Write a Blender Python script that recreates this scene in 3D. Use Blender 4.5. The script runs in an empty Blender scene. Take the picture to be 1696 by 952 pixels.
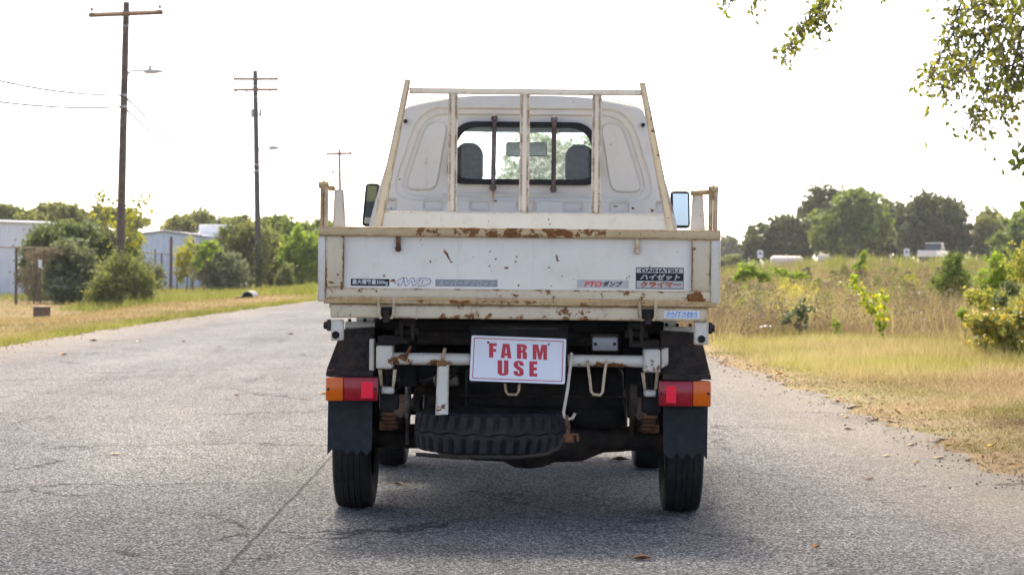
import bpy, bmesh, math, random
import numpy as np
from mathutils import Vector, Matrix

random.seed(7)
rng = np.random.default_rng(11)
SC = bpy.context.scene
COL = SC.collection

# ------------------------------------------------------------------ camera
F, CX, CY, H, ROLL = 3530.0, 848.0, 440.0, 0.93, math.radians(0.6)
cam = bpy.data.cameras.new('camera')
cam.sensor_fit = 'HORIZONTAL'; cam.sensor_width = 36.0
cam.lens = F / 1696.0 * 36.0
cam.shift_y = -(476.0 - CY) / 1696.0
cam.clip_start = 0.1; cam.clip_end = 8000
cam.dof.use_dof = True; cam.dof.focus_distance = 7.9; cam.dof.aperture_fstop = 9.0
camo = bpy.data.objects.new('camera', cam)
camo.location = (0, 0, H)
camo.rotation_euler = (math.radians(90), -ROLL, 0)
COL.objects.link(camo); SC.camera = camo

# ------------------------------------------------------------------ light
SUN_EL, SUN_AZ = math.radians(60), math.radians(-10)      # azimuth from +Y towards +X
world = bpy.data.worlds.new('World'); SC.world = world; world.use_nodes = True
wn = world.node_tree; wn.nodes.clear()
wo = wn.nodes.new('ShaderNodeOutputWorld'); wb = wn.nodes.new('ShaderNodeBackground')
sky = wn.nodes.new('ShaderNodeTexSky'); sky.sky_type = 'NISHITA'; sky.sun_disc = False
sky.sun_elevation = SUN_EL; sky.sun_rotation = SUN_AZ
sky.altitude = 0; sky.air_density = 0.3; sky.dust_density = 1.8; sky.ozone_density = 0.0
wb.inputs['Strength'].default_value = 0.15
wn.links.new(sky.outputs[0], wb.inputs['Color']); wn.links.new(wb.outputs[0], wo.inputs['Surface'])
sl = bpy.data.lights.new('sun', 'SUN'); sl.energy = 1.15; sl.angle = math.radians(10); sl.color = (1, 0.96, 0.90)
so = bpy.data.objects.new('sun', sl); COL.objects.link(so)
sdir = Vector((math.sin(SUN_AZ) * math.cos(SUN_EL), math.cos(SUN_AZ) * math.cos(SUN_EL), math.sin(SUN_EL)))
so.rotation_euler = sdir.to_track_quat('Z', 'Y').to_euler(); so.location = (0, 30, 60)
SC.view_settings.view_transform = 'Standard'; SC.view_settings.look = 'None'
SC.view_settings.exposure = 2.62; SC.view_settings.gamma = 1.0
SC.view_settings.use_curve_mapping = False
try:
    SC.view_settings.use_white_balance = True; SC.view_settings.white_balance_temperature = 7850; SC.view_settings.white_balance_tint = 10
except Exception:
    pass
SC.render.engine = 'CYCLES'
try:
    SC.cycles.use_denoising = True
    SC.cycles.max_bounces = 8; SC.cycles.transparent_max_bounces = 16
    SC.cycles.caustics_reflective = False; SC.cycles.caustics_refractive = False
    SC.cycles.sample_clamp_indirect = 6
except Exception:
    pass

# ------------------------------------------------------------------ pixel helpers
def unroll(px, py):
    dx, dy = px - CX, py - CY
    return dx * math.cos(ROLL) + dy * math.sin(ROLL), -dx * math.sin(ROLL) + dy * math.cos(ROLL)
def W(px, py, D):
    u, v = unroll(px, py)
    return Vector((u / F * D, D, H - v / F * D))
def ground_at(px, py):
    u, v = unroll(px, py)
    D = H * F / v
    return Vector((u / F * D, D, 0))
def project(P):                       # arrays (n,3) -> px, py
    u = P[:, 0] / P[:, 1] * F; v = (H - P[:, 2]) / P[:, 1] * F
    c, s = math.cos(ROLL), math.sin(ROLL)
    return CX + u * c - v * s, CY + u * s + v * c

# ------------------------------------------------------------------ object helpers
def link(name, me, parent=None, m=None):
    o = bpy.data.objects.new(name, me); COL.objects.link(o)
    if m is not None and me is not None: me.materials.append(m)
    if parent is not None: o.parent = parent
    return o
def tag(o, label=None, cat=None, group=None, kind=None):
    if label: o['label'] = label
    if cat: o['category'] = cat
    if group: o['group'] = group
    if kind: o['kind'] = kind
    return o
def empty(name, loc=(0, 0, 0), rz=0):
    o = bpy.data.objects.new(name, None); COL.objects.link(o)
    o.location = loc; o.rotation_euler = (0, 0, rz); o.empty_display_size = 0.2
    return o
class MB:
    def __init__(s): s.v = []; s.f = []
    def add(s, vs, fs):
        b = len(s.v); s.v += [tuple(v) for v in vs]; s.f += [tuple(i + b for i in f) for f in fs]; return s
    def box(s, x0, x1, y0, y1, z0, z1, bev=0.0, seg=1):
        bm = bmesh.new()
        bmesh.ops.create_cube(bm, size=1)
        for v in bm.verts:
            v.co = Vector(((x0 + x1) / 2 + v.co.x * (x1 - x0), (y0 + y1) / 2 + v.co.y * (y1 - y0), (z0 + z1) / 2 + v.co.z * (z1 - z0)))
        if bev > 0:
            bmesh.ops.bevel(bm, geom=list(bm.edges), offset=bev, segments=seg, affect='EDGES', profile=0.5)
        bm.verts.index_update()
        s.add([v.co[:] for v in bm.verts], [[v.index for v in f.verts] for f in bm.faces]); bm.free(); return s
    def tube(s, pts, r, n=8, cap=True):
        pts = [Vector(p) for p in pts]; rs = r if isinstance(r, (list, tuple)) else [r] * len(pts)
        rings = []
        up = Vector((0, 0, 1))
        prev = None
        for i, p in enumerate(pts):
            d = (pts[min(i + 1, len(pts) - 1)] - pts[max(i - 1, 0)]).normalized()
            if prev is None:
                a = d.cross(up) if abs(d.z) < 0.95 else d.cross(Vector((1, 0, 0)))
            else:
                a = prev - d * prev.dot(d)
            a.normalize(); b = d.cross(a); prev = a
            rings.append([p + (a * math.cos(t) + b * math.sin(t)) * rs[i] for t in [2 * math.pi * k / n for k in range(n)]])
        vs = [v for r_ in rings for v in r_]; fs = []
        for i in range(len(rings) - 1):
            for k in range(n):
                fs.append((i * n + k, i * n + (k + 1) % n, (i + 1) * n + (k + 1) % n, (i + 1) * n + k))
        if cap:
            fs.append(tuple(range(n))[::-1]); fs.append(tuple((len(rings) - 1) * n + k for k in range(n)))
        return s.add(vs, fs)
    def prism(s, poly, y0, y1):
        """polygon in (x, z) extruded along y"""
        n = len(poly)
        vs = [(x, y0, z) for x, z in poly] + [(x, y1, z) for x, z in poly]
        fs = [tuple(range(n)), tuple(range(2 * n - 1, n - 1, -1))] + [(i, i + n, (i + 1) % n + n, (i + 1) % n) for i in range(n)]
        return s.add(vs, fs)
    def lathe(s, prof, c, axis='x', n=48):
        """prof: (a along axis, r)"""
        vs = []; fs = []; m = len(prof)
        for k in range(n):
            t = 2 * math.pi * k / n
            for a, r in prof:
                if axis == 'x': vs.append((c[0] + a, c[1] + r * math.cos(t), c[2] + r * math.sin(t)))
                elif axis == 'z': vs.append((c[0] + r * math.cos(t), c[1] + r * math.sin(t), c[2] + a))
                else: vs.append((c[0] + r * math.cos(t), c[1] + a, c[2] + r * math.sin(t)))
        for k in range(n):
            k2 = (k + 1) % n
            for j in range(m - 1):
                fs.append((k * m + j, k2 * m + j, k2 * m + j + 1, k * m + j + 1))
        return s.add(vs, fs)
    def build(s, name, m=None, parent=None, smooth=None):
        me = bpy.data.meshes.new(name); me.from_pydata(s.v, [], s.f)
        bm = bmesh.new(); bm.from_mesh(me); bmesh.ops.recalc_face_normals(bm, faces=bm.faces); bm.to_mesh(me); bm.free()
        if smooth is not None:
            me.polygons.foreach_set('use_smooth', [True] * len(me.polygons))
            if smooth > 0: me.set_sharp_from_angle(angle=math.radians(smooth))
        me.update()
        return link(name, me, parent, m)

def np_mesh(name, V, k, m, parent=None, rnd=None, nv=None):
    """V (n*nv,3) verts; each n-gon has nv verts; rnd per polygon"""
    n = len(V) // k
    me = bpy.data.meshes.new(name)
    me.vertices.add(n * k); me.vertices.foreach_set('co', V.astype(np.float32).ravel())
    me.loops.add(n * k); me.loops.foreach_set('vertex_index', np.arange(n * k, dtype=np.int32))
    me.polygons.add(n); me.polygons.foreach_set('loop_start', np.arange(0, n * k, k, dtype=np.int32))
    if rnd is not None:
        a = me.attributes.new('rnd', 'FLOAT', 'FACE'); a.data.foreach_set('value', rnd.astype(np.float32))
    me.update(calc_edges=True); me.validate()
    return link(name, me, parent, m)

# ------------------------------------------------------------------ material helpers
class NT:
    def __init__(s, name):
        s.m = bpy.data.materials.new(name); s.m.use_nodes = True; s.t = s.m.node_tree; s.t.nodes.clear()
        s.out = s.t.nodes.new('ShaderNodeOutputMaterial')
    def n(s, typ, props=None, **inp):
        nd = s.t.nodes.new('ShaderNode' + typ)
        for k, v in (props or {}).items(): setattr(nd, k, v)
        for k, v in inp.items():
            key = int(k[1:]) if k[0] == 'i' and k[1:].isdigit() else k.replace('_', ' ')
            sk = nd.inputs[key]
            if hasattr(v, 'is_output'): s.t.links.new(v, sk)
            else: sk.default_value = v
        return nd
    def math(s, op, a, b=0.0, c=0.0, clamp=False):
        nd = s.t.nodes.new('ShaderNodeMath'); nd.operation = op; nd.use_clamp = clamp
        for i, v in enumerate((a, b, c)):
            if hasattr(v, 'is_output'): s.t.links.new(v, nd.inputs[i])
            else: nd.inputs[i].default_value = v
        return nd.outputs[0]
    def mix(s, f, a, b, blend='MIX'):
        nd = s.t.nodes.new('ShaderNodeMix'); nd.data_type = 'RGBA'; nd.blend_type = blend
        for sk, v in ((nd.inputs[0], f), (nd.inputs[6], a), (nd.inputs[7], b)):
            if hasattr(v, 'is_output'): s.t.links.new(v, sk)
            elif isinstance(v, (int, float)): sk.default_value = v
            else: sk.default_value = (*v[:3], 1)
        return nd.outputs[2]
    def ramp(s, f, stops, interp='LINEAR'):
        nd = s.t.nodes.new('ShaderNodeValToRGB'); s.t.links.new(f, nd.inputs[0])
        cr = nd.color_ramp; cr.interpolation = interp
        while len(cr.elements) < len(stops): cr.elements.new(0.5)
        for e, (p, c) in zip(cr.elements, stops):
            e.position = p; e.color = (*c[:3], 1) if not isinstance(c, (int, float)) else (c, c, c, 1)
        return nd.outputs[0]
    def smooth(s, v, lo, hi):
        nd = s.t.nodes.new('ShaderNodeMapRange'); nd.interpolation_type = 'SMOOTHSTEP'
        s.t.links.new(v, nd.inputs[0]); nd.inputs[1].default_value = lo; nd.inputs[2].default_value = hi
        return nd.outputs[0]
    def coord(s, which='Object'):
        return s.n('TexCoord').outputs[which]
    def noise(s, vec, scale, detail=4, rough=0.55, dist=0.0):
        return s.n('TexNoise', Vector=vec, Scale=scale, Detail=detail, Roughness=rough, Distortion=dist).outputs[0]
    def bump(s, h, strength=0.3, dist=0.01):
        return s.n('Bump', Height=h, Strength=strength, Distance=dist).outputs[0]
    def done(s, shader): s.t.links.new(shader, s.out.inputs['Surface']); return s.m

def simple(name, col, rough=0.6, metal=0.0, var=0.25, scale=30, coat=0.0, dust=None, bump=0.0, spec=None):
    t = NT(name); c = t.coord()
    nz = t.noise(c, scale, 6)
    lo = [x * (1 - var) for x in col]; hi = [min(1, x * (1 + var)) for x in col]
    cc = t.ramp(nz, [(0.3, lo), (0.7, hi)])
    if dust:
        d2 = t.smooth(t.noise(c, scale * 0.2, 6, 0.65), 0.45, 0.75)
        cc = t.mix(t.math('MULTIPLY', d2, dust[3]), cc, dust[:3])
    kw = dict(Base_Color=cc, Roughness=rough, Metallic=metal)
    if spec is None and metal == 0 and max(col) < 0.04: spec = 0.18
    if spec is not None: kw['Specular_IOR_Level'] = spec
    if coat: kw['Coat_Weight'] = coat
    if bump: kw['Normal'] = t.bump(nz, bump, 0.004)
    return t.done(t.n('BsdfPrincipled', **kw).outputs[0])

RUST_D, RUST_L = (0.085, 0.03, 0.012), (0.30, 0.125, 0.035)
def paint(name, base, yellow, yel_amt, rust, edge, spots=(), rough=0.42, dirt=0.25, edge_r=0.008, streaks=(), patches=()):
    """worn automotive enamel: base colour, yellowed film, chips of rust, rust creeping from edges, single stains"""
    t = NT(name); c = t.coord()
    big = t.noise(c, 3.1, 5, 0.6)
    col = t.mix(t.math('MULTIPLY', t.smooth(big, 0.35, 0.7), yel_amt), base, yellow)
    grime = t.smooth(t.noise(c, 14, 8, 0.7), 0.48, 0.75)
    col = t.mix(t.math('MULTIPLY', grime, dirt), col, (0.26, 0.21, 0.15))
    fine = t.noise(c, 60, 8, 0.7)
    med = t.noise(c, 22, 8, 0.68)
    loc = med
    if patches:
        f = None
        for (x, z, rx, rz, amt) in patches:
            mp = t.n('Mapping', {'vector_type': 'TEXTURE'}, Vector=c, Location=(x, 0, z), Scale=(rx, 1e3, rz)).outputs[0]
            q = t.math('MULTIPLY', t.smooth(t.n('VectorMath', {'operation': 'LENGTH'}, i0=mp).outputs['Value'], 1.0, 0.3), amt * 0.22)
            f = q if f is None else t.math('MAXIMUM', f, q)
        loc = t.math('ADD', med, f)
    # rust chips
    chips = t.smooth(t.math('ADD', loc, t.math('MULTIPLY', t.math('SUBTRACT', big, 0.5), 0.4)), 0.665 - rust * 0.14, 0.70 - rust * 0.14)
    # edge rust
    bv = t.n('Bevel', {'samples': 4}, Radius=edge_r * 2.2).outputs[0]
    g = t.n('NewGeometry').outputs['Normal']
    dt = t.n('VectorMath', {'operation': 'DOT_PRODUCT'}, i0=bv, i1=g).outputs['Value']
    em = t.math('SUBTRACT', 1.0, dt)
    em = t.math('MULTIPLY', t.math('POWER', t.math('MAXIMUM', em, 0.0), 0.5), 1.5 * edge)
    er = t.smooth(t.math('ADD', em, t.math('MULTIPLY', t.math('SUBTRACT', fine, 0.5), 1.9)), 0.36, 0.60)
    er = t.math('MULTIPLY', er, t.smooth(em, 0.01, 0.12))
    er = t.math('MULTIPLY', er, t.smooth(t.math('ADD', t.noise(c, 9, 6, 0.7), t.math('MULTIPLY', med, 0.5)), 0.66, 0.82))
    halo = t.math('MULTIPLY', t.smooth(em, 0.0, 0.5), 0.5 * min(1, edge))
    dots = t.smooth(t.math('ADD', t.noise(c, 85, 4, 0.6), t.math('MULTIPLY', t.math('SUBTRACT', loc, 0.5), 0.35)), 0.70 - rust * 0.05, 0.73 - rust * 0.05)
    mask = t.math('MAXIMUM', chips, t.math('MAXIMUM', er, dots))
    if spots:
        dis = t.n('TexNoise', Vector=c, Scale=70.0, Detail=5.0).outputs['Color']
        dv = t.n('VectorMath', {'operation': 'SUBTRACT'}, i0=dis, i1=(0.5, 0.5, 0.5)).outputs[0]
        dv = t.n('VectorMath', {'operation': 'SCALE'}, i0=dv, Scale=0.016).outputs[0]
        p = t.n('VectorMath', {'operation': 'ADD'}, i0=c, i1=dv).outputs[0]
        for (x, z, rx, rz, a) in spots:
            mp = t.n('Mapping', {'vector_type': 'TEXTURE'}, Vector=p, Location=(x, 0, z), Rotation=(0, a, 0), Scale=(rx, 1e3, rz)).outputs[0]
            ln = t.n('VectorMath', {'operation': 'LENGTH'}, i0=mp).outputs['Value']
            sp = t.smooth(ln, 1.0, 0.55)
            mask = t.math('MAXIMUM', mask, sp)
    rc = t.ramp(t.noise(c, 130, 5, 0.7), [(0.32, RUST_D), (0.5, (0.19, 0.075, 0.022)), (0.68, RUST_L)])
    col = t.mix(halo, col, (0.42, 0.27, 0.11))
    rn = t.noise(t.n('Mapping', Vector=c, Scale=(38, 38, 2.2)).outputs[0], 1.0, 5, 0.6)
    rm = t.math('MULTIPLY', t.smooth(t.math('ADD', rn, t.math('MULTIPLY', t.math('SUBTRACT', loc, 0.5), 0.6)), 0.56, 0.78), 0.18 + 0.45 * max(0, rust))
    col = t.mix(rm, col, (0.40, 0.25, 0.10))
    if streaks:
        for (x, z0, ln_, wd) in streaks:      # run-off stains below fixings
            sx = t.n('SeparateXYZ', Vector=c)
            dx = t.math('ABSOLUTE', t.math('SUBTRACT', sx.outputs[0], x))
            dx = t.math('ADD', dx, t.math('MULTIPLY', t.math('SUBTRACT', fine, 0.5), wd * 1.5))
            a_ = t.smooth(dx, wd, wd * 0.3)
            dz = t.math('SUBTRACT', z0, sx.outputs[2])
            b_ = t.math('MULTIPLY', t.smooth(dz, 0.0, 0.004), t.smooth(dz, ln_, ln_ * 0.2))
            col = t.mix(t.math('MULTIPLY', t.math('MULTIPLY', a_, b_), 0.75), col, (0.36, 0.17, 0.05))
    col = t.mix(mask, col, rc)
    ro = t.math('ADD', rough, t.math('MULTIPLY', mask, 0.45), clamp=True)
    ro = t.math('ADD', ro, t.math('MULTIPLY', grime, 0.15), clamp=True)
    hb = t.math('SUBTRACT', t.math('MULTIPLY', fine, 0.25), mask)
    b = t.n('BsdfPrincipled', Base_Color=col, Roughness=ro, Normal=t.bump(hb, 0.18, 0.002))
    return t.done(b.outputs[0])

def foliage(name, cols, trans=0.4, rough=0.55, patch=0.0, patch_cols=None, scale=0.6, yel=0.22):
    t = NT(name)
    a = t.n('Attribute', {'attribute_name': 'rnd'}).outputs['Fac']
    n_ = len(cols)
    col = t.ramp(a, [(i / max(1, n_ - 1), cols[i]) for i in range(n_)])
    if patch_cols:
        pn = t.smooth(t.noise(t.coord(), scale, 3), 0.42, 0.62)
        c2 = t.ramp(a, [(i / max(1, len(patch_cols) - 1), patch_cols[i]) for i in range(len(patch_cols))])
        col = t.mix(t.math('MULTIPLY', pn, patch), col, c2)
    d = t.n('BsdfPrincipled', Base_Color=col, Roughness=rough, **{'Specular_IOR_Level': 0.3}).outputs[0]
    tr = t.n('BsdfTranslucent', Color=t.mix(yel if patch_cols is None else 0.03, col, (0.45, 0.5, 0.05))).outputs[0]
    return t.done(t.n('MixShader', i0=trans, i1=d, i2=tr).outputs[0])

# ================================================================== TERRAIN
def sstep(a, b, x):
    t = np.clip((x - a) / (b - a), 0, 1); return t * t * (3 - 2 * t)
def road_l(y):
    y = np.asarray(y, float)
    return np.where(y < 30, -5.5, -5.5 + 0.6 * sstep(30, 60, y)) + np.clip(y - 62, 0, None) ** 1.7 * 0.006
def road_r(y):
    y = np.asarray(y, float)
    return 2.3 - 0.22 * sstep(14, 22, y) + 0.6 * sstep(25, 60, y) + np.clip(y - 62, 0, None) ** 1.7 * 0.006
def gz(x, y):
    x = np.asarray(x, float); y = np.asarray(y, float)
    z = -0.5 * sstep(-6.6, -12.5, x) * (1 - sstep(140, 300, y))
    z = z + np.clip((y - 42) / 138, 0, 1.15) * 1.45 * sstep(0, 14, x - np.clip(y - 62, 0, None) ** 1.2 * 0.05)
    z = z + 0.05 * sstep(2.6, 4.2, x) * sstep(60, 20, y)
    z = z + 0.03 * np.sin(x * 1.7 + y * 0.31) * sstep(3.0, 5.0, np.abs(x + 1.6) - 1.2) * np.where(y < 140, 1, 0)
    return z
def gzf(x, y): return float(gz(x, y))

# ground sheet
xs = np.unique(np.concatenate([np.linspace(-2500, -60, 18), np.arange(-60, -20, 4.0), np.arange(-20, 22, 0.5), np.arange(22, 80, 4.0), np.linspace(80, 2500, 18)]))
ys = np.unique(np.concatenate([np.linspace(-400, -20, 8), np.arange(-20, 60, 0.75), np.arange(60, 130, 2.0), np.arange(130, 320, 8.0), np.linspace(320, 5000, 16)]))
X, Y = np.meshgrid(xs, ys)
Z = gz(X, Y)
inroad = sstep(0.0, 0.45, np.minimum(X - road_l(Y), road_r(Y) - X))
Z = Z - 0.045 * inroad - 0.006
V = np.stack([X.ravel(), Y.ravel(), Z.ravel()], 1)
nx, ny = len(xs), len(ys)
idx = np.arange(nx * ny).reshape(ny, nx)
Fq = np.stack([idx[:-1, :-1], idx[:-1, 1:], idx[1:, 1:], idx[1:, :-1]], -1).reshape(-1, 4)
def grid_mesh(name, V, Fq, m, parent=None):
    me = bpy.data.meshes.new(name)
    me.vertices.add(len(V)); me.vertices.foreach_set('co', V.astype(np.float32).ravel())
    me.loops.add(len(Fq) * 4); me.loops.foreach_set('vertex_index', Fq.astype(np.int32).ravel())
    me.polygons.add(len(Fq)); me.polygons.foreach_set('loop_start', np.arange(0, len(Fq) * 4, 4, dtype=np.int32))
    me.update(calc_edges=True); me.validate()
    me.polygons.foreach_set('use_smooth', [True] * len(me.polygons))
    return link(name, me, parent, m)

t = NT('soil_and_thatch'); c = t.coord()
n1 = t.noise(c, 0.35, 5); n2 = t.noise(c, 9, 8, 0.7); n3 = t.noise(c, 45, 6, 0.7)
col = t.ramp(n2, [(0.3, (0.10, 0.07, 0.04)), (0.5, (0.22, 0.155, 0.075)), (0.7, (0.33, 0.25, 0.12))])
col = t.mix(t.math('MULTIPLY', t.smooth(n1, 0.45, 0.6), 0.55), col, (0.13, 0.15, 0.04))
col = t.mix(t.math('MULTIPLY', n3, 0.5), col, (0.10, 0.075, 0.045))
M_SOIL = t.done(t.n('BsdfPrincipled', Base_Color=col, Roughness=0.95, Normal=t.bump(n3, 0.6, 0.02)).outputs[0])
ground = grid_mesh('ground', V, Fq, M_SOIL); tag(ground, 'dry grassy ground on both sides of the road', 'ground', kind='structure')

# asphalt road
t = NT('worn_asphalt'); c = t.coord()
sx = t.n('SeparateXYZ', Vector=c)
vo = t.n('TexVoronoi', {'feature': 'F1'}, Vector=c, Scale=125.0, Randomness=1.0)
stone = t.n('SeparateColor', Color=vo.outputs['Color']).outputs[0]
vo2 = t.n('TexVoronoi', {'feature': 'F1'}, Vector=c, Scale=70.0, Randomness=1.0)
stone2 = t.n('SeparateColor', Color=vo2.outputs['Color']).outputs[1]
agg = t.ramp(stone, [(0.0, (0.065, 0.068, 0.072)), (0.35, (0.14, 0.145, 0.152)), (0.7, (0.24, 0.248, 0.257)), (1.0, (0.48, 0.49, 0.495))])
agg = t.mix(t.math('MULTIPLY', t.smooth(stone2, 0.72, 0.95), 0.5), agg, (0.28, 0.275, 0.26))
agg = t.mix(t.math('MULTIPLY', t.smooth(vo.outputs['Distance'], 0.35, 0.75), 0.7), agg, (0.03, 0.03, 0.031))
mp = t.n('Mapping', Vector=c, Scale=(1.2, 0.16, 1)).outputs[0]
wear = t.noise(mp, 1.0, 5, 0.6)
agg = t.mix(1.0, agg, t.ramp(wear, [(0.3, 0.78), (0.7, 1.2)]), 'MULTIPLY')
blot = t.noise(c, 1.7, 6, 0.65)
agg = t.mix(1.0, agg, t.ramp(blot, [(0.3, 0.88), (0.7, 1.1)]), 'MULTIPLY')
dust = t.math('MULTIPLY', t.smooth(t.math('ABSOLUTE', t.math('ADD', sx.outputs[0], 1.6)), 2.6, 3.95), 0.9)
agg = t.mix(t.math('MULTIPLY', dust, t.noise(c, 5, 6, 0.7)), agg, (0.27, 0.235, 0.19))
# cracks
wob = t.n('TexNoise', Vector=c, Scale=2.4, Detail=6.0, Roughness=0.65).outputs['Color']
cv = t.n('VectorMath', {'operation': 'MULTIPLY_ADD'}, i0=wob, i1=(0.75, 0.75, 0), i2=c).outputs[0]
ed = t.n('TexVoronoi', {'feature': 'DISTANCE_TO_EDGE'}, Vector=cv, Scale=0.62).outputs['Distance']
cm = t.smooth(ed, 0.012, 0.003)
gate = t.smooth(t.noise(c, 0.9, 4), 0.44, 0.58)
cm = t.math('MULTIPLY', cm, gate)
ed2 = t.n('TexVoronoi', {'feature': 'DISTANCE_TO_EDGE'}, Vector=cv, Scale=2.6).outputs['Distance']
cm2 = t.math('MULTIPLY', t.smooth(ed2, 0.03, 0.005), t.smooth(t.noise(c, 1.1, 3), 0.55, 0.66))
cm = t.math('MAXIMUM', cm, t.math('MULTIPLY', cm2, 0.25))
wl = t.math('MULTIPLY', t.math('SUBTRACT', t.noise(c, 3.0, 4), 0.5), 0.03)
seam = t.smooth(t.math('ABSOLUTE', t.math('ADD', t.math('ADD', sx.outputs[0], 0.86), wl)), 0.011, 0.003)
seam = t.math('MULTIPLY', seam, t.smooth(sx.outputs[1], 13.0, 10.0))
cross = t.smooth(t.math('ABSOLUTE', t.math('ADD', t.math('SUBTRACT', sx.outputs[1], 8.95), wl)), 0.010, 0.003)
cross = t.math('MULTIPLY', cross, t.math('MULTIPLY', t.smooth(sx.outputs[0], -1.45, -1.35), t.smooth(sx.outputs[0], -0.86, -0.95)))
cm = t.math('MAXIMUM', cm, t.math('MAXIMUM', t.math('MULTIPLY', seam, 0.75), t.math('MULTIPLY', cross, 0.8)))
agg = t.mix(t.math('MULTIPLY', cm, 0.72), agg, (0.022, 0.022, 0.023))
hgt = t.math('SUBTRACT', t.math('SUBTRACT', t.math('MULTIPLY', stone, 0.5), vo.outputs['Distance']), t.math('MULTIPLY', cm, 1.2))
M_ASPH = t.done(t.n('BsdfPrincipled', Base_Color=agg, Roughness=0.95, Specular_IOR_Level=0.06, Normal=t.bump(hgt, 0.8, 0.008)).outputs[0])
yr = np.concatenate([np.arange(-30, 40, 0.12), np.arange(40, 210, 0.5)])
edge_n = lambda y, s: 0.06 * np.sin(y * 1.9 + s) + 0.045 * np.sin(y * 4.7 + 2 * s) + 0.03 * np.sin(y * 11.3 + s * 3) + 0.02 * np.sin(y * 23 + s)
xl, xr = road_l(yr) + edge_n(yr, 1.0), road_r(yr) + edge_n(yr, 4.0)
tt = np.linspace(0, 1, 9)
RX = xl[:, None] + (xr - xl)[:, None] * tt[None]
RY = np.repeat(yr[:, None], 9, 1)
RZ = gz(RX, RY) * np.where(RY > 40, 1, 0) + 0.0
ids = np.arange(RX.size).reshape(RX.shape)
road = grid_mesh('road', np.stack([RX.ravel(), RY.ravel(), RZ.ravel()], 1),
                 np.stack([ids[:-1, :-1], ids[:-1, 1:], ids[1:, 1:], ids[1:, :-1]], -1).reshape(-1, 4), M_ASPH)
tag(road, 'grey worn asphalt road with cracks and a lengthwise seam', 'road', kind='structure')

# ================================================================== TRUCK
T0, TX, YAW = 7.4, 0.024, math.radians(0.6)
truck = empty('dump_truck', (TX, T0, 0), -YAW)
tag(truck, 'small rusty white dump-bed truck seen from behind, parked on the road', 'truck')
def P(px, py, yl):
    u, v = unroll(px, py)
    k = u / F
    xl_ = (k * (T0 + yl * math.cos(YAW)) - TX - yl * math.sin(YAW)) / (math.cos(YAW) + k * math.sin(YAW))
    D = T0 + yl * math.cos(YAW) - xl_ * math.sin(YAW)
    return Vector((xl_, yl, H - v / F * D))
def rect(px0, py0, px1, py1, yl):
    pm, qm = (px0 + px1) / 2, (py0 + py1) / 2
    return P(px0, qm, yl).x, P(px1, qm, yl).x, P(pm, py1, yl).z, P(pm, py0, yl).z
def bxp(name, r, y0, y1, m, parent=None, bev=0.003, seg=1):
    x0, x1, z0, z1 = rect(*r, y0)
    return MB().box(x0, x1, y0, y1, z0, z1, bev, seg).build(name, m, parent or truck, smooth=35 if seg > 1 else None)
def prp(name, pts, y0, y1, m, parent=None):
    return MB().prism([(P(a, b, y0).x, P(a, b, y0).z) for a, b in pts], y0, y1).build(name, m, parent or truck)
def tbp(name, pts, r, m, parent=None, n=8):
    return MB().tube([P(*p) for p in pts], r, n).build(name, m, parent or truck, smooth=40)

WHITE, CREAM = (0.61, 0.59, 0.525), (0.60, 0.49, 0.31)
def sp(px, py, l, w, a=0.0, y=0.0):
    q = P(px, py, y); k = (T0 + y) / F
    return (q.x, q.z, l * k, w * k, a)
gate_spots = [sp(740, 423, 14, 2.6, math.radians(60)), sp(712.5, 434, 2, 2.2), sp(747, 434, 3, 1.6), sp(636, 457, 2.2, 3.5), sp(650, 465, 5, 2.4),
              sp(923, 428, 2.8, 8, math.radians(-15)), sp(838, 444, 6, 2, 0.0), sp(856, 425, 3, 1.3), sp(820, 429, 2.6, 1.3), sp(811, 417, 1.6, 1.4),
              sp(909, 443, 1.6, 1.6), sp(931, 458, 1.7, 3), sp(859, 472, 3.5, 1.8), sp(913, 473, 1.8, 1.8), sp(1043, 458, 2, 1.3), sp(1077, 441, 1.3, 2.2),
              sp(810, 440, 2.6, 1.6, 0.7), sp(697, 398, 1.2, 1.2), sp(660, 415, 4.5, 3.0), sp(1055, 418, 4, 3), sp(854, 434, 1.8, 2.4), sp(783, 425, 1.8, 1.2), sp(1038, 461, 2, 1.4)]
M_GATE = paint('gate_panel_paint', (0.73, 0.69, 0.60), (0.61, 0.565, 0.46), 0.55, -0.55, 0.9, gate_spots, dirt=0.12)
def pa(px0, py0, px1, py1, amt, y=0.0):
    a_, b_, z0, z1 = rect(px0, py0, px1, py1, y); return ((a_ + b_) / 2, (z0 + z1) / 2, (b_ - a_) / 2, (z1 - z0) / 2, amt)
fr_sp = [sp(569, 435, 2.2, 50), sp(1146, 440, 2.0, 48), sp(692, 478, 9, 2.2), sp(758, 479, 7, 2), sp(822, 480, 8, 2.4), sp(955, 482, 7, 2), sp(892, 481, 9, 1.8), sp(1026, 482, 8, 2), sp(1095, 484, 7, 1.6), sp(618, 477, 6, 1.4), sp(540, 460, 1.6, 40), sp(549, 468, 6, 2.6), sp(566, 474, 4, 9), sp(569, 392, 6, 3), sp(1148, 396, 7, 3), sp(1150, 412, 2.5, 4), sp(1176, 450, 2, 30), sp(560, 455, 2, 1.6), sp(680, 503, 30, 2.5), sp(760, 502, 24, 2.2), sp(1020, 505, 14, 3), sp(900, 506, 22, 2)]
M_FRAME = paint('yellowed_frame_paint', (0.56, 0.48, 0.34), CREAM, 0.9, 0.22, 1.0, rough=0.5, dirt=0.3, spots=fr_sp,
                patches=[pa(690, 512, 900, 545, 0.75), pa(860, 506, 1040, 540, 0.5), pa(1125, 478, 1180, 512, 0.9), pa(560, 470, 640, 500, 0.4), pa(540, 500, 620, 540, 0.3), pa(780, 470, 960, 500, 0.25)])
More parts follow.
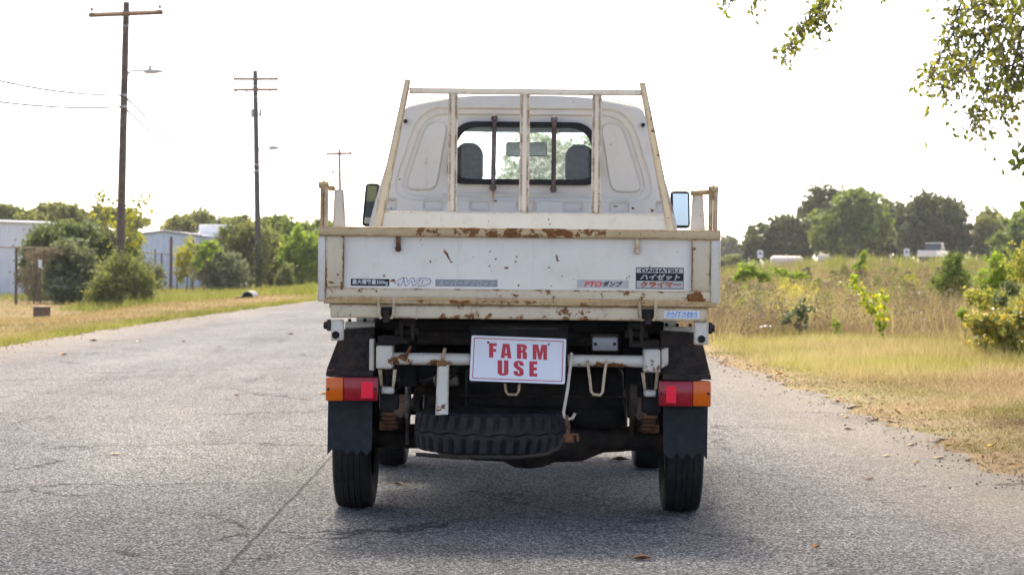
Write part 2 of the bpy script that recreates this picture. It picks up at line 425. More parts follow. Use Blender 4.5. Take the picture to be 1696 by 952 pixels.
M_RAIL = paint('rusty_rail_paint', (0.52, 0.40, 0.22), (0.43, 0.29, 0.12), 0.8, 0.32, 1.1, rough=0.55, dirt=0.4,
               patches=[pa(600, 368, 1100, 402, 0.68), pa(720, 374, 900, 388, 0.6), pa(900, 374, 1040, 396, 0.6), pa(640, 494, 1000, 506, 0.5)])
M_WHITE = paint('old_white_paint', WHITE, (0.60, 0.54, 0.40), 0.75, 0.0, 0.7, dirt=0.25, patches=[pa(630, 582, 700, 614, 1.1, 0.13), pa(690, 592, 760, 612, 1.0, 0.13), pa(940, 596, 1075, 616, 1.0, 0.13), pa(715, 655, 750, 700, 0.9, 0.13), pa(1050, 585, 1105, 630, 0.8, 0.13), pa(615, 595, 655, 622, 0.8, 0.13)])
M_CAB = paint('cab_paint', (0.545, 0.54, 0.515), (0.53, 0.505, 0.44), 0.5, -0.35, 0.0, dirt=0.10,
              spots=[sp(821, 333, 3, 2, 0, 2.02), sp(1080, 349, 4, 3, 0, 2.02), sp(1020, 342, 6, 1.5, 0, 2.02), sp(1048, 345, 3, 2, 0, 2.02), sp(662, 297, 2, 2, 0, 2.02), sp(648, 345, 2, 2, 0, 2.02), sp(560, 310, 1, 1, 0, 2.02)],
              streaks=[(P(817, 312, 2.02).x, P(817, 312, 2.02).z, 0.10, 0.008)])
M_BLACK = simple('undercoat_black', (0.012, 0.0115, 0.012), 0.72, var=0.5, scale=18, dust=(0.06, 0.045, 0.032, 0.4), bump=0.3)
M_CHASS = simple('dirty_chassis', (0.03, 0.026, 0.022), 0.7, var=0.5, scale=22, dust=(0.13, 0.075, 0.04, 0.7), bump=0.3)
M_RUBBER = simple('tyre_rubber', (0.013, 0.013, 0.014), 0.78, var=0.3, scale=40, dust=(0.06, 0.054, 0.048, 0.4), bump=0.25)
M_SPARE = simple('spare_rubber', (0.022, 0.022, 0.024), 0.7, var=0.3, scale=30, dust=(0.10, 0.085, 0.07, 0.4), bump=0.2)
M_FLAP = simple('mudflap_rubber', (0.015, 0.019, 0.023), 0.55, var=0.3, scale=35, dust=(0.05, 0.048, 0.046, 0.3), bump=0.1)
M_FEND = simple('rusted_black_fender', (0.028, 0.024, 0.022), 0.75, var=0.5, scale=45, dust=(0.10, 0.045, 0.022, 0.7), bump=0.4)
M_RUST = simple('bare_rust', (0.12, 0.048, 0.02), 0.85, var=0.6, scale=40, bump=0.5)
M_STEEL = simple('greasy_steel', (0.16, 0.15, 0.14), 0.45, 0.6, var=0.4, scale=30, dust=(0.10, 0.06, 0.03, 0.5))
M_SEAL = simple('window_rubber', (0.012, 0.013, 0.016), 0.5, var=0.2)
M_SEAT = simple('charcoal_vinyl', (0.035, 0.034, 0.032), 0.6, var=0.3, scale=60, bump=0.1)
M_CHROME = simple('mirror_silver', (0.85, 0.86, 0.87), 0.04, 1.0, var=0.02)
M_DMIR = simple('tinted_mirror', (0.30, 0.35, 0.38), 0.06, 1.0, var=0.02)
M_PLASTIC = simple('black_plastic', (0.02, 0.021, 0.023), 0.45, var=0.2)
M_HANDLE = simple('oxide_bar', (0.045, 0.022, 0.02), 0.5, var=0.5, scale=25, dust=(0.22, 0.21, 0.21, 0.5))
M_PLATEW = simple('plate_white', (0.74, 0.76, 0.80), 0.35, var=0.03, scale=6, dust=(0.6, 0.6, 0.6, 0.3))
M_RED = simple('plate_red', (0.52, 0.022, 0.045), 0.4, var=0.05)
def lens(name, col, rough=0.22):
    t = NT(name); c = t.coord()
    w = t.n('TexWave', {'wave_type': 'BANDS', 'bands_direction': 'X'}, Vector=c, Scale=60.0).outputs['Fac']
    nz = t.noise(c, 40, 6, 0.7)
    col_ = t.mix(t.math('MULTIPLY', t.smooth(nz, 0.5, 0.8), 0.25), col, [x * 0.6 + 0.01 for x in col])
    return t.done(t.n('BsdfPrincipled', Base_Color=col_, Roughness=rough, Coat_Weight=0.25, Coat_Roughness=0.15, Specular_IOR_Level=0.25, Normal=t.bump(w, 0.4, 0.003)).outputs[0])
M_AMBER = lens('amber_lens', (0.66, 0.11, 0.002)); M_REDL = lens('red_lens', (0.30, 0.003, 0.012)); M_REFL = lens('reflector_glow_red', (0.95, 0.012, 0.05), 0.12)  # reflector's bright red base colour paints in its retroreflected glow
M_CLEAR = lens('clear_lens', (0.24, 0.25, 0.26), 0.12)
def glass(name, tint, dustc, dusta):
    t = NT(name); c = t.coord()
    dn = t.noise(c, 35, 8, 0.75); dn2 = t.noise(c, 220, 3, 0.6)
    tr = t.n('BsdfTransparent', Color=(*tint, 1)).outputs[0]
    gl = t.n('BsdfGlossy', Color=(1, 1, 1, 1), Roughness=0.03).outputs[0]
    fr = t.n('Fresnel', IOR=1.45).outputs[0]
    s1 = t.n('MixShader', i0=t.math('MULTIPLY', fr, 0.9), i1=tr, i2=gl).outputs[0]
    df = t.n('BsdfDiffuse', Color=(*dustc, 1)).outputs[0]
    tl = t.n('BsdfTranslucent', Color=(*dustc, 1)).outputs[0]
    ds = t.n('MixShader', i0=0.5, i1=df, i2=tl).outputs[0]
    f = t.math('MULTIPLY', t.math('ADD', t.smooth(dn, 0.35, 0.75), t.math('MULTIPLY', t.smooth(dn2, 0.55, 0.7), 0.5)), dusta)
    return t.done(t.n('MixShader', i0=f, i1=s1, i2=ds).outputs[0])
M_GLASS = glass('dusty_glass', (0.80, 0.88, 0.85), (0.5, 0.52, 0.48), 0.11)
M_SCREEN = glass('windscreen_glass', (0.78, 0.88, 0.84), (0.6, 0.66, 0.61), 0.8)

# ---- dump bed ----
PX = lambda px, y=0.0, py=440: P(px, py, y).x
# tailgate: panel + frame rails
gate = bxp('tailgate', (566, 388, 1150, 487), 0.018, 0.034, M_GATE, bev=0)
zt = P(859, 378, 0).z; zt2 = P(859, 393.5, 0).z; zb2 = P(859, 479.5, 0).z; zb = P(859, 496.5, 0).z
xL, xR = PX(539), PX(1177)
def gp(name, x0, x1, y0, y1, z0, z1, m, bev=0.003, parent=gate): return MB().box(x0, x1, y0, y1, z0, z1, bev, 2).build(name, m, parent, smooth=35)
gp('top_rail', PX(527.5), PX(1193), -0.006, 0.045, zt2, zt, M_RAIL)
gp('bottom_rail', xL, xR, -0.002, 0.043, zb, zb2, M_FRAME)
gp('side_rail', xL, PX(569), 0.0, 0.041, zb2 + 0.0005, zt2 - 0.0005, M_FRAME)
gp('side_rail', PX(1146), xR, 0.0, 0.041, zb2 + 0.0005, zt2 - 0.0005, M_FRAME)
def latch(px, py):
    b = MB(); q = P(px, py, 0.018)
    b.box(q.x - 0.008, q.x + 0.008, -0.004, 0.016, q.z - 0.018, q.z + 0.027, 0.004, 2)
    b.lathe([(-0.014, 0.0), (-0.014, 0.009), (-0.006, 0.011), (0.0, 0.011)], (q.x, 0.006, q.z - 0.017), 'y', 12)
    b.build('latch_pin', M_RUST if px < 800 else M_FRAME, gate, smooth=35)
latch(660, 404); latch(1055, 408)
# corner posts of the gate
for a, b_, nm in ((526.5, 539, -1), (1177, 1193.5, 1)):
    x0, x1 = PX(a), PX(b_)
    o = MB().box(x0, x1, 0.0, 0.07, P((a + b_) / 2, 499 if nm < 0 else 504, 0).z, zt2 - 0.0006, 0.004, 2).build('corner_post', M_WHITE, gate, smooth=35)
# bed body
xbl, xbr = PX(528.5), PX(1191.5)
zfl = P(859, 500, 0).z
bed = MB().box(xbl + 0.03, xbr - 0.03, 0.06, 1.84, zfl - 0.03, zfl + 0.01, 0.003).build('bed_floor', M_WHITE, truck)
for s, x in ((-1, xbl), (1, xbr)):
    sg = MB().box(min(x, x - s * 0.025), max(x, x - s * 0.025), 0.075, 1.80, zfl + 0.012, zt - 0.004, 0.004).build('side_gate', M_WHITE, truck)
    for k in range(3):
        yy = 0.35 + k * 0.5
        MB().box(min(x + s * 0.0005, x + s * 0.013), max(x + s * 0.0005, x + s * 0.013), yy, yy + 0.05, zfl + 0.02, zt - 0.02, 0.003).build('rib', M_WHITE, sg)
rail = bxp('rear_flange', (536, 497.5, 1187, 506), -0.004, 0.055, M_RAIL)
beam = bxp('rear_beam', (547, 507, 1171.5, 529), 0.004, 0.06, M_FRAME)
for px in (690, 780, 1000):      # weld seams on the beam
    q = P(px, 518, 0.004); MB().box(q.x - 0.002, q.x + 0.002, 0.0015, 0.0035, q.z - 0.022, q.z + 0.022).build('weld_seam', M_FRAME, beam)
# gate hinges below
for pxs, dy in (((627, 652), 0), ((1059, 1086), 3.5)):
    hg = bxp('gate_hinge', (pxs[0] + 4, 508 + dy, pxs[1] - 3, 525 + dy), -0.006, 0.003, M_BLACK, bev=0.001)
    for px in pxs:
        tbp('hinge_loop', [(px, 494 + dy, -0.008), (px, 505 + dy, -0.018), (px, 521 + dy, -0.018), (px + (4 if px == pxs[0] else -4), 527 + dy, -0.012)], 0.0055, M_FRAME, hg)
    q = P((pxs[0] + pxs[1]) / 2, 520 + dy, -0.006)
    MB().box(q.x - 0.01, q.x + 0.012, -0.016, -0.0065, q.z - 0.03, q.z + 0.012, 0.003).build('hinge_tongue', M_CHASS, hg)
# hinge pillars standing at the rear corners of the bed
def pillar(s, plate_px, rust_px, topw, topp):
    pts = plate_px
    pl = MB().prism([(P(a, b, 0.09).x, P(a, b, 0.09).z) for a, b in pts], 0.09, 0.125).build('hinge_pillar', M_WHITE, truck)
    a0, a1, yt, yb = rust_px
    x0, x1, z0, z1 = rect(a0, yt + 4, a1, yb, 0.05)
    mid = (x0 + x1) / 2
    MB().box(x0, mid - 0.0015, 0.05, 0.075, z0, z1, 0.003).build('hinge_strap', M_RAIL, pl)
    MB().box(mid + 0.0005, x1, 0.045, 0.075, z0, z1 + 0.006, 0.003).build('hinge_strap', M_FRAME, pl)
    q = P((a0 + a1) / 2, yt + 10, 0.06)
    e = P(pts[1][0] if s < 0 else pts[0][0], yt + 12, 0.1)
    b = MB(); b.tube([(q.x - 0.017, 0.055, q.z + 0.008), (q.x + 0.017, 0.055, q.z + 0.008)], 0.013, 10)
    b.tube([(q.x, 0.07, q.z), (e.x, 0.088, q.z - 0.004)], 0.009, 8)
    b.build('pivot_pin', M_RAIL, pl, smooth=35)
    MB().box(mid - 0.003, mid + 0.002, 0.04, 0.06, z1 - 0.04, z1 + 0.012, 0.001).build('washer', M_RAIL, pl)
pillar(-1, [(551, 377), (554, 314), (568, 314), (572, 377)], (530, 543, 300, 378), 0, 0)
pillar(1, [(1144, 381), (1148, 320), (1164, 320), (1168, 381)], (1174, 1189, 308, 382), 0, 0)
# front guard frame
YG = 1.78
guard = bxp('headboard_panel', (627, 352, 1108, 392), YG + 0.006, YG + 0.03, M_WHITE, bev=0.003)
for pts in ([(671, 131), (679.5, 133), (631, 384), (615.5, 384)], [(1059.5, 138), (1068.5, 136.5), (1120, 388), (1106, 388)]):
    prp('guard_leg', pts, YG, YG + 0.05, M_FRAME, guard)
bxp('guard_top_bar', (678, 147, 1062.5, 156.5), YG + 0.003, YG + 0.045, M_WHITE, guard)
for a, b_, yt, yb in ((742, 757.5, 153.5, 349.5), (860.5, 877, 155, 351.5), (980, 996, 156.5, 353), ):
    x0, x1, z0, z1 = rect(a, yt, b_, yb, YG)
    o = MB()
    o.box(x0, x1, YG + 0.012, YG + 0.016, z0, z1, 0.001)
    o.box(x0, x0 + 0.006, YG + 0.0005, YG + 0.0115, z0, z1, 0.001); o.box(x1 - 0.006, x1, YG + 0.0005, YG + 0.0115, z0, z1, 0.001)
    o.build('guard_upright', M_WHITE, guard)

# ---- cab ----
YC = 2.0
cz = lambda py: P(868, py, YC).z
ccx = P(867.5, 280, YC).x
ZB, ZS, ZT = cz(400), cz(186), cz(157.5)
def cw(z):
    z1, z2 = cz(376), ZS
    if z <= z1: return 0.682
    if z <= z2: return 0.682 + (0.53 - 0.682) * ((z - z1) / (z2 - z1)) ** 1.15
    k = min(1, (z - z2) / (ZT - z2))
    return 0.53 * max(0.0, (1 - k ** 2.0)) ** 0.30 if k < 1 else 0.0
def smin(a, b, k):
    h = max(k - abs(a - b), 0) / k
    return min(a, b) - h * h * k * 0.25
def trap(x, z, xc, z0, z1, w0, w1, k):
    """signed inside distance of a rounded upright trapezoid"""
    w = w0 + (w1 - w0) * (z - z0) / (z1 - z0)
    return smin(smin(w - abs(x - xc), z1 - z, k), z - z0, k)
def ss(a, b, x):
    t_ = min(1, max(0, (x - a) / (b - a))); return t_ * t_ * (3 - 2 * t_)
zw0, zw1 = cz(300), cz(208)
WW0, WW1 = 0.332, 0.292
def win(x, z): return trap(x, z, 0, zw0, zw1, WW0, WW1, 0.09)
def emboss(x, z):
    d = 0.0
    e = smin(smin(cw(z) - 0.066 - abs(x), cz(180) - z, 0.11), z - cz(333), 0.11)
    d += 0.013 * ss(-0.004, 0.005, e)
    e2 = smin(smin(cw(z) - 0.095 - abs(x), cz(190) - z, 0.10), z - cz(327), 0.10)
    d += 0.011 * ss(-0.004, 0.004, e2)
    ax = abs(x)
    zi0, zi1 = cz(316), cz(203)
    wmid = cw(z) - 0.118
    inn = 0.388 - 0.05 * (z - zi0) / (zi1 - zi0)
    pi = smin(smin(smin(wmid - ax, ax - inn, 0.02), zi1 - z, 0.045), z - zi0, 0.045)
    d -= 0.013 * ss(-0.004, 0.003, pi)
    if z < cz(330):
        r = max(0, math.sin(x * 2 * math.pi / 0.205 + 1.2))
        d += 0.022 * ss(0.12, 0.5, r) * ss(cz(352), cz(346), z) * ss(cz(330), cz(336), z)
    d -= 0.006 * ss(0.012, 0.0, abs(z - cz(322))) * (1 if ax < 0.36 else 0)
    return d
def surf(name, fn, us, vs, keep, m, parent, smooth=30):
    vv = []; ff = []; nu, nv = len(us), len(vs)
    for v in vs:
        for u in us: vv.append(fn(u, v))
    for j in range(nv - 1):
        for i in range(nu - 1):
            if keep((us[i] + us[i + 1]) / 2, (vs[j] + vs[j + 1]) / 2):
                ff.append((j * nu + i, j * nu + i + 1, (j + 1) * nu + i + 1, (j + 1) * nu + i))
    b = MB(); b.v = vv; b.f = ff
    me = bpy.data.meshes.new(name); me.from_pydata(vv, [], ff)
    bm = bmesh.new(); bm.from_mesh(me)
    bmesh.ops.delete(bm, geom=[v for v in bm.verts if not v.link_faces], context='VERTS')
    bmesh.ops.remove_doubles(bm, verts=bm.verts, dist=1e-5)
    bm.to_mesh(me); bm.free()
    me.polygons.foreach_set('use_smooth', [True] * len(me.polygons)); me.set_sharp_from_angle(angle=math.radians(smooth))
    return link(name, me, parent, m)
zrows = list(np.linspace(0.95, ZS, 170)) + [ZS + (ZT - ZS) * (1 - (1 - k) ** 2) for k in np.linspace(0, 1, 16)[1:]]
ucol = list(np.linspace(-1, 1, 300))
cab = surf('cab', lambda u, z: (ccx + u * cw(z), YC + emboss(u * cw(z), z) + 0.03 * (abs(u) ** 14) + 0.02 * ss(ZS, ZT, z) ** 2, z), ucol, zrows,
           lambda u, z: win(u * cw(z), z) < 0.0, M_CAB, truck)
# cab sides and roof (shell extruded forwards, raked at the windscreen)
def yfront(z): return 3.22 if z < 1.12 else 3.22 - (z - 1.12) * 0.72
zr2 = list(np.linspace(0.42, ZS, 40)) + [ZS + (ZT - ZS) * (1 - (1 - k) ** 2) for k in np.linspace(0, 1, 12)[1:]]
tv = list(np.linspace(0, 1, 30))
def sidewin(t_, z): return 0.16 < t_ < 0.93 and 1.16 < z < ZS - 0.045
for s in (-1, 1):
    nm = 'cab_side'
    def sf(t_, z, s=s):
        y = YC + 0.03 + (yfront(z) - YC - 0.03) * t_
        return (ccx + s * cw(z) * (1 - 0.06 * max(0, t_ - 0.6)), y, z + 0.0)
    sd = surf(nm, sf, tv, zr2, lambda t_, z: not sidewin(t_, z), M_CAB, cab)
    surf('side_window', lambda t_, z, s=s: (lambda p: (p[0] - s * 0.006, p[1], p[2]))(sf(t_, z)), tv, zr2, sidewin, M_GLASS, sd)
    MB().box(ccx + s * 0.684 - 0.004, ccx + s * 0.684 + 0.004, YC + 0.25, YC + 0.37, 0.98, 1.01, 0.003).build('door_handle', M_PLASTIC, sd)
# front wall with windscreen
uf = list(np.linspace(-1, 1, 40))
def ff_(u, z): return (ccx + u * cw(z) * 0.976, yfront(z) + 0.05 * (1 - u * u), z)
def wsc(u, z): return 1.17 < z < ZS - 0.03 and abs(u) < 0.9
front = surf('cab_front', ff_, uf, zr2, lambda u, z: not wsc(u, z), M_CAB, cab)
surf('windscreen', lambda u, z: (ff_(u, z)[0], ff_(u, z)[1] - 0.006, z), uf, zr2, wsc, M_SCREEN, front)
# rear window: rubber seal ring and pane
def ring(off, n=24):
    pts = []
    for k in range(n * 8):
        a = 2 * math.pi * k / (n * 8)
        dx, dz = math.cos(a), math.sin(a)
        lo, hi = 0.0, 0.8
        zc = (zw0 + zw1) / 2
        for _ in range(30):
            mid = (lo + hi) / 2
            if win(dx * mid, zc + dz * mid) > off: lo = mid
            else: hi = mid
        pts.append((dx * lo, zc + dz * lo))
    return pts
r_out, r_in = ring(-0.016), ring(0.008)
nR = len(r_out); b = MB(); yy = YC + 0.012
vs = [(ccx + x, yy, z) for x, z in r_out] + [(ccx + x * 0.997, yy - 0.014, z) for x, z in r_out] + [(ccx + x, yy - 0.014, z) for x, z in r_in] + [(ccx + x, yy + 0.02, z) for x, z in r_in]
fs = []
for k in range(nR):
    k2 = (k + 1) % nR
    for l in range(3): fs.append((l * nR + k, l * nR + k2, (l + 1) * nR + k2, (l + 1) * nR + k))
b.add(vs, fs); rw = b.build('rear_window', M_SEAL, cab, smooth=40)
b = MB(); b.add([(ccx + x, YC + 0.022, z) for x, z in ring(0.004)], [tuple(range(nR))]); b.build('pane', M_GLASS, rw)
# vertical guard bars over the window
for (a, b_, c_, d_) in ((819, 196, 816.5, 311), (918, 198, 916.5, 313.5)):
    q0, q1 = P(a, b_, YC - 0.035), P(c_, d_, YC - 0.035)
    o = MB(); o.tube([q0, q1], 0.0105, 10)
    for q in (q0, q1): o.lathe([(-0.016, 0), (-0.014, 0.011), (-0.006, 0.0155), (0.006, 0.0155), (0.03, 0.010), (0.05, 0.009)], (q.x, YC - 0.035, q.z), 'y', 14)
    o.build('window_bar', M_HANDLE, cab, smooth=40)
for a, b_ in ((671, 200.5), (1065.5, 207)):
    q = P(a, b_, YC); MB().lathe([(-0.012, 0), (-0.012, 0.006), (-0.004, 0.009), (0.02, 0.009)], (q.x, YC, q.z), 'y', 14).build('hole_plug', M_SEAL, cab, smooth=40)  # black stubs standing for small round black holes
# interior
for (r, zz) in (((752, 236, 800.5, 302), 0), ((935.5, 239, 985, 304), 0)):
    x0, x1, z0, z1 = rect(*r, 2.30)
    st = MB().box(x0 - 0.12, x1 + 0.12, 2.28, 2.40, 0.75, z0 - 0.03, 0.045, 4).build('seat', M_SEAT, cab, smooth=40)
    hb = MB().box(x0, x1, 2.27, 2.39, z0 - 0.02, z1, 0.055, 7)
    hb.v = [(x0 + (x1 - x0) * 0.5 + (x - (x0 + x1) / 2) * (1.0 - 0.16 * max(0, (z - z0) / (z1 - z0) - 0.5) ** 1.5 * 2 - 0.10 * max(0, 0.4 - (z - z0) / (z1 - z0))), y, z) for x, y, z in hb.v]
    hb.build('headrest', M_SEAT, st, smooth=50)
    MB().box(x0 - 0.12, x1 + 0.12, 2.30, 2.78, 0.66, 0.78, 0.04, 3).build('cushion', M_SEAT, st, smooth=40)
MB().box(ccx - 0.64, ccx + 0.64, 2.95, 3.16, 0.7, 1.13, 0.04, 3).build('dashboard', M_PLASTIC, cab, smooth=40)
MB().box(ccx - 0.46, ccx + 0.46, 2.50, 2.82, ZS - 0.012, ZS + 0.002, 0.004).build('headliner', M_SEAT, cab)
sw = MB()
q = Vector((ccx + 0.33, 2.80, 1.02))
sw.tube([q + Vector((math.cos(a) * 0.19, math.sin(a) * 0.09, math.sin(a) * 0.165)) for a in [2 * math.pi * k / 28 for k in range(29)]], 0.013, 8, cap=False)
sw.tube([q, q + Vector((0, 0.16, -0.12))], 0.03, 10); sw.tube([q + Vector((-0.18, 0, 0)), q, q + Vector((0.18, 0, 0))], 0.012, 6)
sw.build('steering_wheel', M_PLASTIC, cab, smooth=40)
x0, x1, z0, z1 = rect(838, 235.5, 906, 259, 2.88)
mr = MB().box(x0, x1, 2.88, 2.91, z0, z1, 0.012, 4).build('interior_mirror', M_SEAT, cab, smooth=40)
MB().box(x0 + 0.005, x1 - 0.005, 2.8775, 2.8795, z0 + 0.005, z1 - 0.005).build('mirror_glass', simple('dusty_mirror', (0.6, 0.63, 0.62), 0.35, 0.8, var=0.1), mr)
MB().tube([((x0 + x1) / 2, 2.90, z1 - 0.02), ((x0 + x1) / 2, 2.87, ZS - 0.012)], 0.006, 8).build('mirror_stem', M_PLASTIC, mr)
# door mirrors
for r, s in (((602, 303, 624.5, 375), -1), ((1111, 316, 1143.5, 378), 1)):
    x0, x1, z0, z1 = rect(*r, 2.95)
    sk = -0.018 if s < 0 else 0.004
    o = MB().box(x0, x1, 2.95, 3.0, z0, z1, 0.018, 4)
    shear = lambda v: (v[0] + sk * ((v[2] - z0) / (z1 - z0) - 0.5) * -1.0, v[1] + (0.05 if s < 0 else -0.012) * (v[0] - x0) / (x1 - x0) * (1 if s < 0 else -1), v[2])
    o.v = [shear(v) for v in o.v]
    dm = o.build('door_mirror', M_PLASTIC, truck, smooth=40)
    g = MB().box(x0 + 0.011, x1 - 0.011, 2.944, 2.948, z0 + 0.014, z1 - 0.014, 0.0); g.v = [shear(v) for v in g.v]
    g.build('mirror_glass', M_DMIR, dm)
    xc = (x0 + x1) / 2
    MB().tube([(xc, 2.99, z0 + 0.07), (xc - s * 0.05, 3.02, z0 - 0.04), (ccx + s * 0.66, 3.05, z0 - 0.07)], 0.009, 8).build('mirror_arm', M_PLASTIC, dm, smooth=40)

# ---- legs, stoppers and lamps under the beam ----
for (a, b_, yt, yb, bx) in ((548, 568.5, 529.5, 564, (536, 541.5, 532, 545)), (1150, 1173.5, 532.5, 571, (1176.5, 1183.5, 537, 550))):
    lg = bxp('bed_leg', (a, yt, b_, yb), 0.016, 0.05, M_WHITE)
    q = P((a + b_) / 2 + (-2 if a < 800 else 0), yb - 9.5, 0.016)
    MB().lathe([(-0.007, 0.0135), (-0.010, 0.011), (-0.006, 0.0085), (0.03, 0.0085), (0.03, 0)], (q.x, 0.017, q.z), 'y', 18).build('bushing', M_CHASS, lg, smooth=40)
    MB().lathe([(-0.0065, 0.0), (-0.0065, 0.0086)], (q.x, 0.017, q.z), 'y', 18).build('bore_disc', M_SEAL, lg)  # flat black disc stands for the dark of the open hole
    bracket = bxp('stop_bracket', (a - 7 if a < 800 else b_ + 0.4, bx[2] - 3, a - 0.4 if a < 800 else b_ + 6.5, bx[3] + 3), 0.02, 0.045, M_CHASS, lg)
    x0, x1, z0, z1 = rect(bx[0], bx[2], bx[1], bx[3], 0.03)
    MB().lathe([(0, 0), (0, (z1 - z0) / 2 * 0.8), (0.004, (z1 - z0) / 2), ((x1 - x0), (z1 - z0) / 2), ((x1 - x0), 0)], (x0, 0.033, (z0 + z1) / 2), 'x', 16).build('rubber_stop', M_PLASTIC, lg, smooth=40)
# pale sub-frame ends behind the beam
bxp('subframe_arm', (571, 533, 622, 544.5), 0.30, 0.36, M_WHITE); bxp('subframe_arm', (1098, 541, 1149, 551), 0.30, 0.36, M_WHITE)
bxp('subframe_arm', (590, 520, 640, 533), 0.7, 0.76, M_WHITE); bxp('subframe_arm', (1072, 526, 1122, 540), 0.7, 0.76, M_WHITE)
for px, py in ((579, 531.5), (604, 531), (622, 531), (1104, 538.5), (1122, 539), (1143, 539.5)):
    q = P(px, py, 0.33); MB().lathe([(-0.006, 0), (-0.006, 0.006), (0.008, 0.006), (0.008, 0)], (q.x, 0.33, q.z), 'z', 6).build('bolt', M_BLACK, truck)
# fenders
fl = prp('fender', [(566, 546), (620, 542), (620, 613), (540.5, 613)], 0.19, 0.75, M_FEND)
prp('fender_lip', [(541, 613.2), (618, 613.2), (617, 622.5), (539.5, 622.5)], 0.14, 0.24, M_FEND, fl)
bxp('fender_bolt', (550, 611, 554, 615), 0.13, 0.15, M_RUST, fl)
fr_ = prp('fender', [(1094, 548), (1160, 552), (1176.5, 620), (1094, 620)], 0.19, 0.75, M_FEND)
prp('fender_lip', [(1098, 620.2), (1177, 620.2), (1178, 628.5), (1098, 628.5)], 0.14, 0.24, M_FEND, fr_)
# tail lamps
def lamp(r, ax, rx, ry):
    hs = bxp('tail_lamp', r, 0.10, 0.17, M_PLASTIC, bev=0.004, seg=2)
    left = ax[0] < 800
    (a0, a1) = (r[0] + 0.3, ax[1]) if left else (ax[0], r[2] - 0.3)
    bxp('amber_lens', (a0, r[1] + 0.4, a1, r[3] - 0.4), 0.082, 0.0995, M_AMBER, hs, 0.004, 2)
    (b0, b1) = (ax[1] + 0.3, r[2] - 0.3) if left else (r[0] + 0.3, ax[0] - 0.3)
    bxp('red_lens', (b0, r[1] + 0.4, b1, r[3] - 0.4), 0.083, 0.0995, M_REDL, hs, 0.004, 2)
    bxp('reflector', (rx[0], ry[0], rx[1], ry[1]), 0.0805, 0.0828, M_REFL, hs, 0.0)
    for sx_ in (r[0] + 4, r[2] - 4):
        q = P(sx_, (r[1] + r[3]) / 2, 0.082)
        MB().lathe([(-0.002, 0), (-0.002, 0.0048), (0.002, 0.0048)], (q.x, 0.082, q.z), 'y', 10).build('screw', M_SEAL, hs)
lamp((539.5, 624.5, 626, 664), (539, 568), (598, 617.5), (632.5, 659))
lamp((1091, 631, 1177.5, 673), (1148, 1178), (1103.5, 1120), (639, 667))
# mud flaps with saw-tooth hems
def flap(xa, xb, yt, pts):
    o = prp('mud_flap', [(xa, yt), (xb, yt)] + pts, 0.20, 0.206, M_FLAP); return o
flap(543.5, 617, 662, [(615.5, 744), (607, 754), (598.5, 744), (590.5, 754), (582, 745), (575, 753), (568, 745), (550.5, 743), (542, 753)])
flap(1098.5, 1172.5, 671, [(1171, 760.5), (1163, 751), (1155, 750), (1146.5, 760), (1138, 750), (1130, 760), (1121, 750), (1112.5, 759.5), (1106, 757), (1098.5, 749)])
# white bumper tube with box ends and hooks
YB = 0.13
tube = tbp('tow_tube', [(650, 593.5, YB + 0.03), (1068, 598.5, YB + 0.03)], 0.0215, M_WHITE, n=20)
for r in ((622.5, 572, 650, 611), (1066, 578, 1094, 617)):
    bx_ = bxp('box_end', r, YB - 0.01, YB + 0.10, M_WHITE, tube, 0.008, 3)
    bxp('end_flange', (r[0] - 2.5, r[1] - 3.5, r[2] + 6, r[1] - 0.3), YB - 0.005, YB + 0.12, M_CHASS, bx_)
bxp('side_plate', (611.5, 561, 619.5, 615), YB + 0.02, YB + 0.10, M_WHITE, tube); 
prp('side_plate', [(1095.5, 577), (1107, 576), (1107, 603), (1095.5, 610)], YB + 0.02, YB + 0.10, M_WHITE, tube)
post = prp('support_post', [(724.5, 596), (743.5, 597), (742, 686), (721, 687)], YB - 0.012, YB + 0.03, M_WHITE, tube)
tbp('hook', [(733, 596, YB - 0.003), (735, 586, YB - 0.006), (737, 577, YB + 0.005)], 0.0065, M_FRAME, tube)
tbp('hook', [(672, 590, YB - 0.002), (675, 583, YB + 0.01), (680, 574, YB + 0.02)], 0.006, M_RUST, tube)
tbp('hook', [(972.5, 596, YB - 0.002), (976, 620, YB - 0.008), (979, 648, YB - 0.008), (983, 653, YB - 0.008), (994, 654, YB - 0.008), (998, 649, YB - 0.008), (1001, 620, YB - 0.008), (1005, 596, YB - 0.002)], 0.0052, M_FRAME, tube)
tbp('hook', [(836, 632, YB + 0.01), (838, 648, YB + 0.01), (842, 653, YB + 0.01), (855, 653.5, YB + 0.01), (859, 648, YB + 0.01), (860.5, 633, YB + 0.01)], 0.0048, M_FRAME, tube)
tbp('crank_hook', [(946.5, 584, YB), (945.5, 600, YB - 0.006), (940, 645, YB - 0.012), (933.5, 682, YB - 0.012), (935, 690, YB - 0.012), (940, 694, YB - 0.012), (948, 692.5, YB - 0.012), (952.5, 684, YB - 0.012)], 0.0058, M_WHITE, tube, n=10)
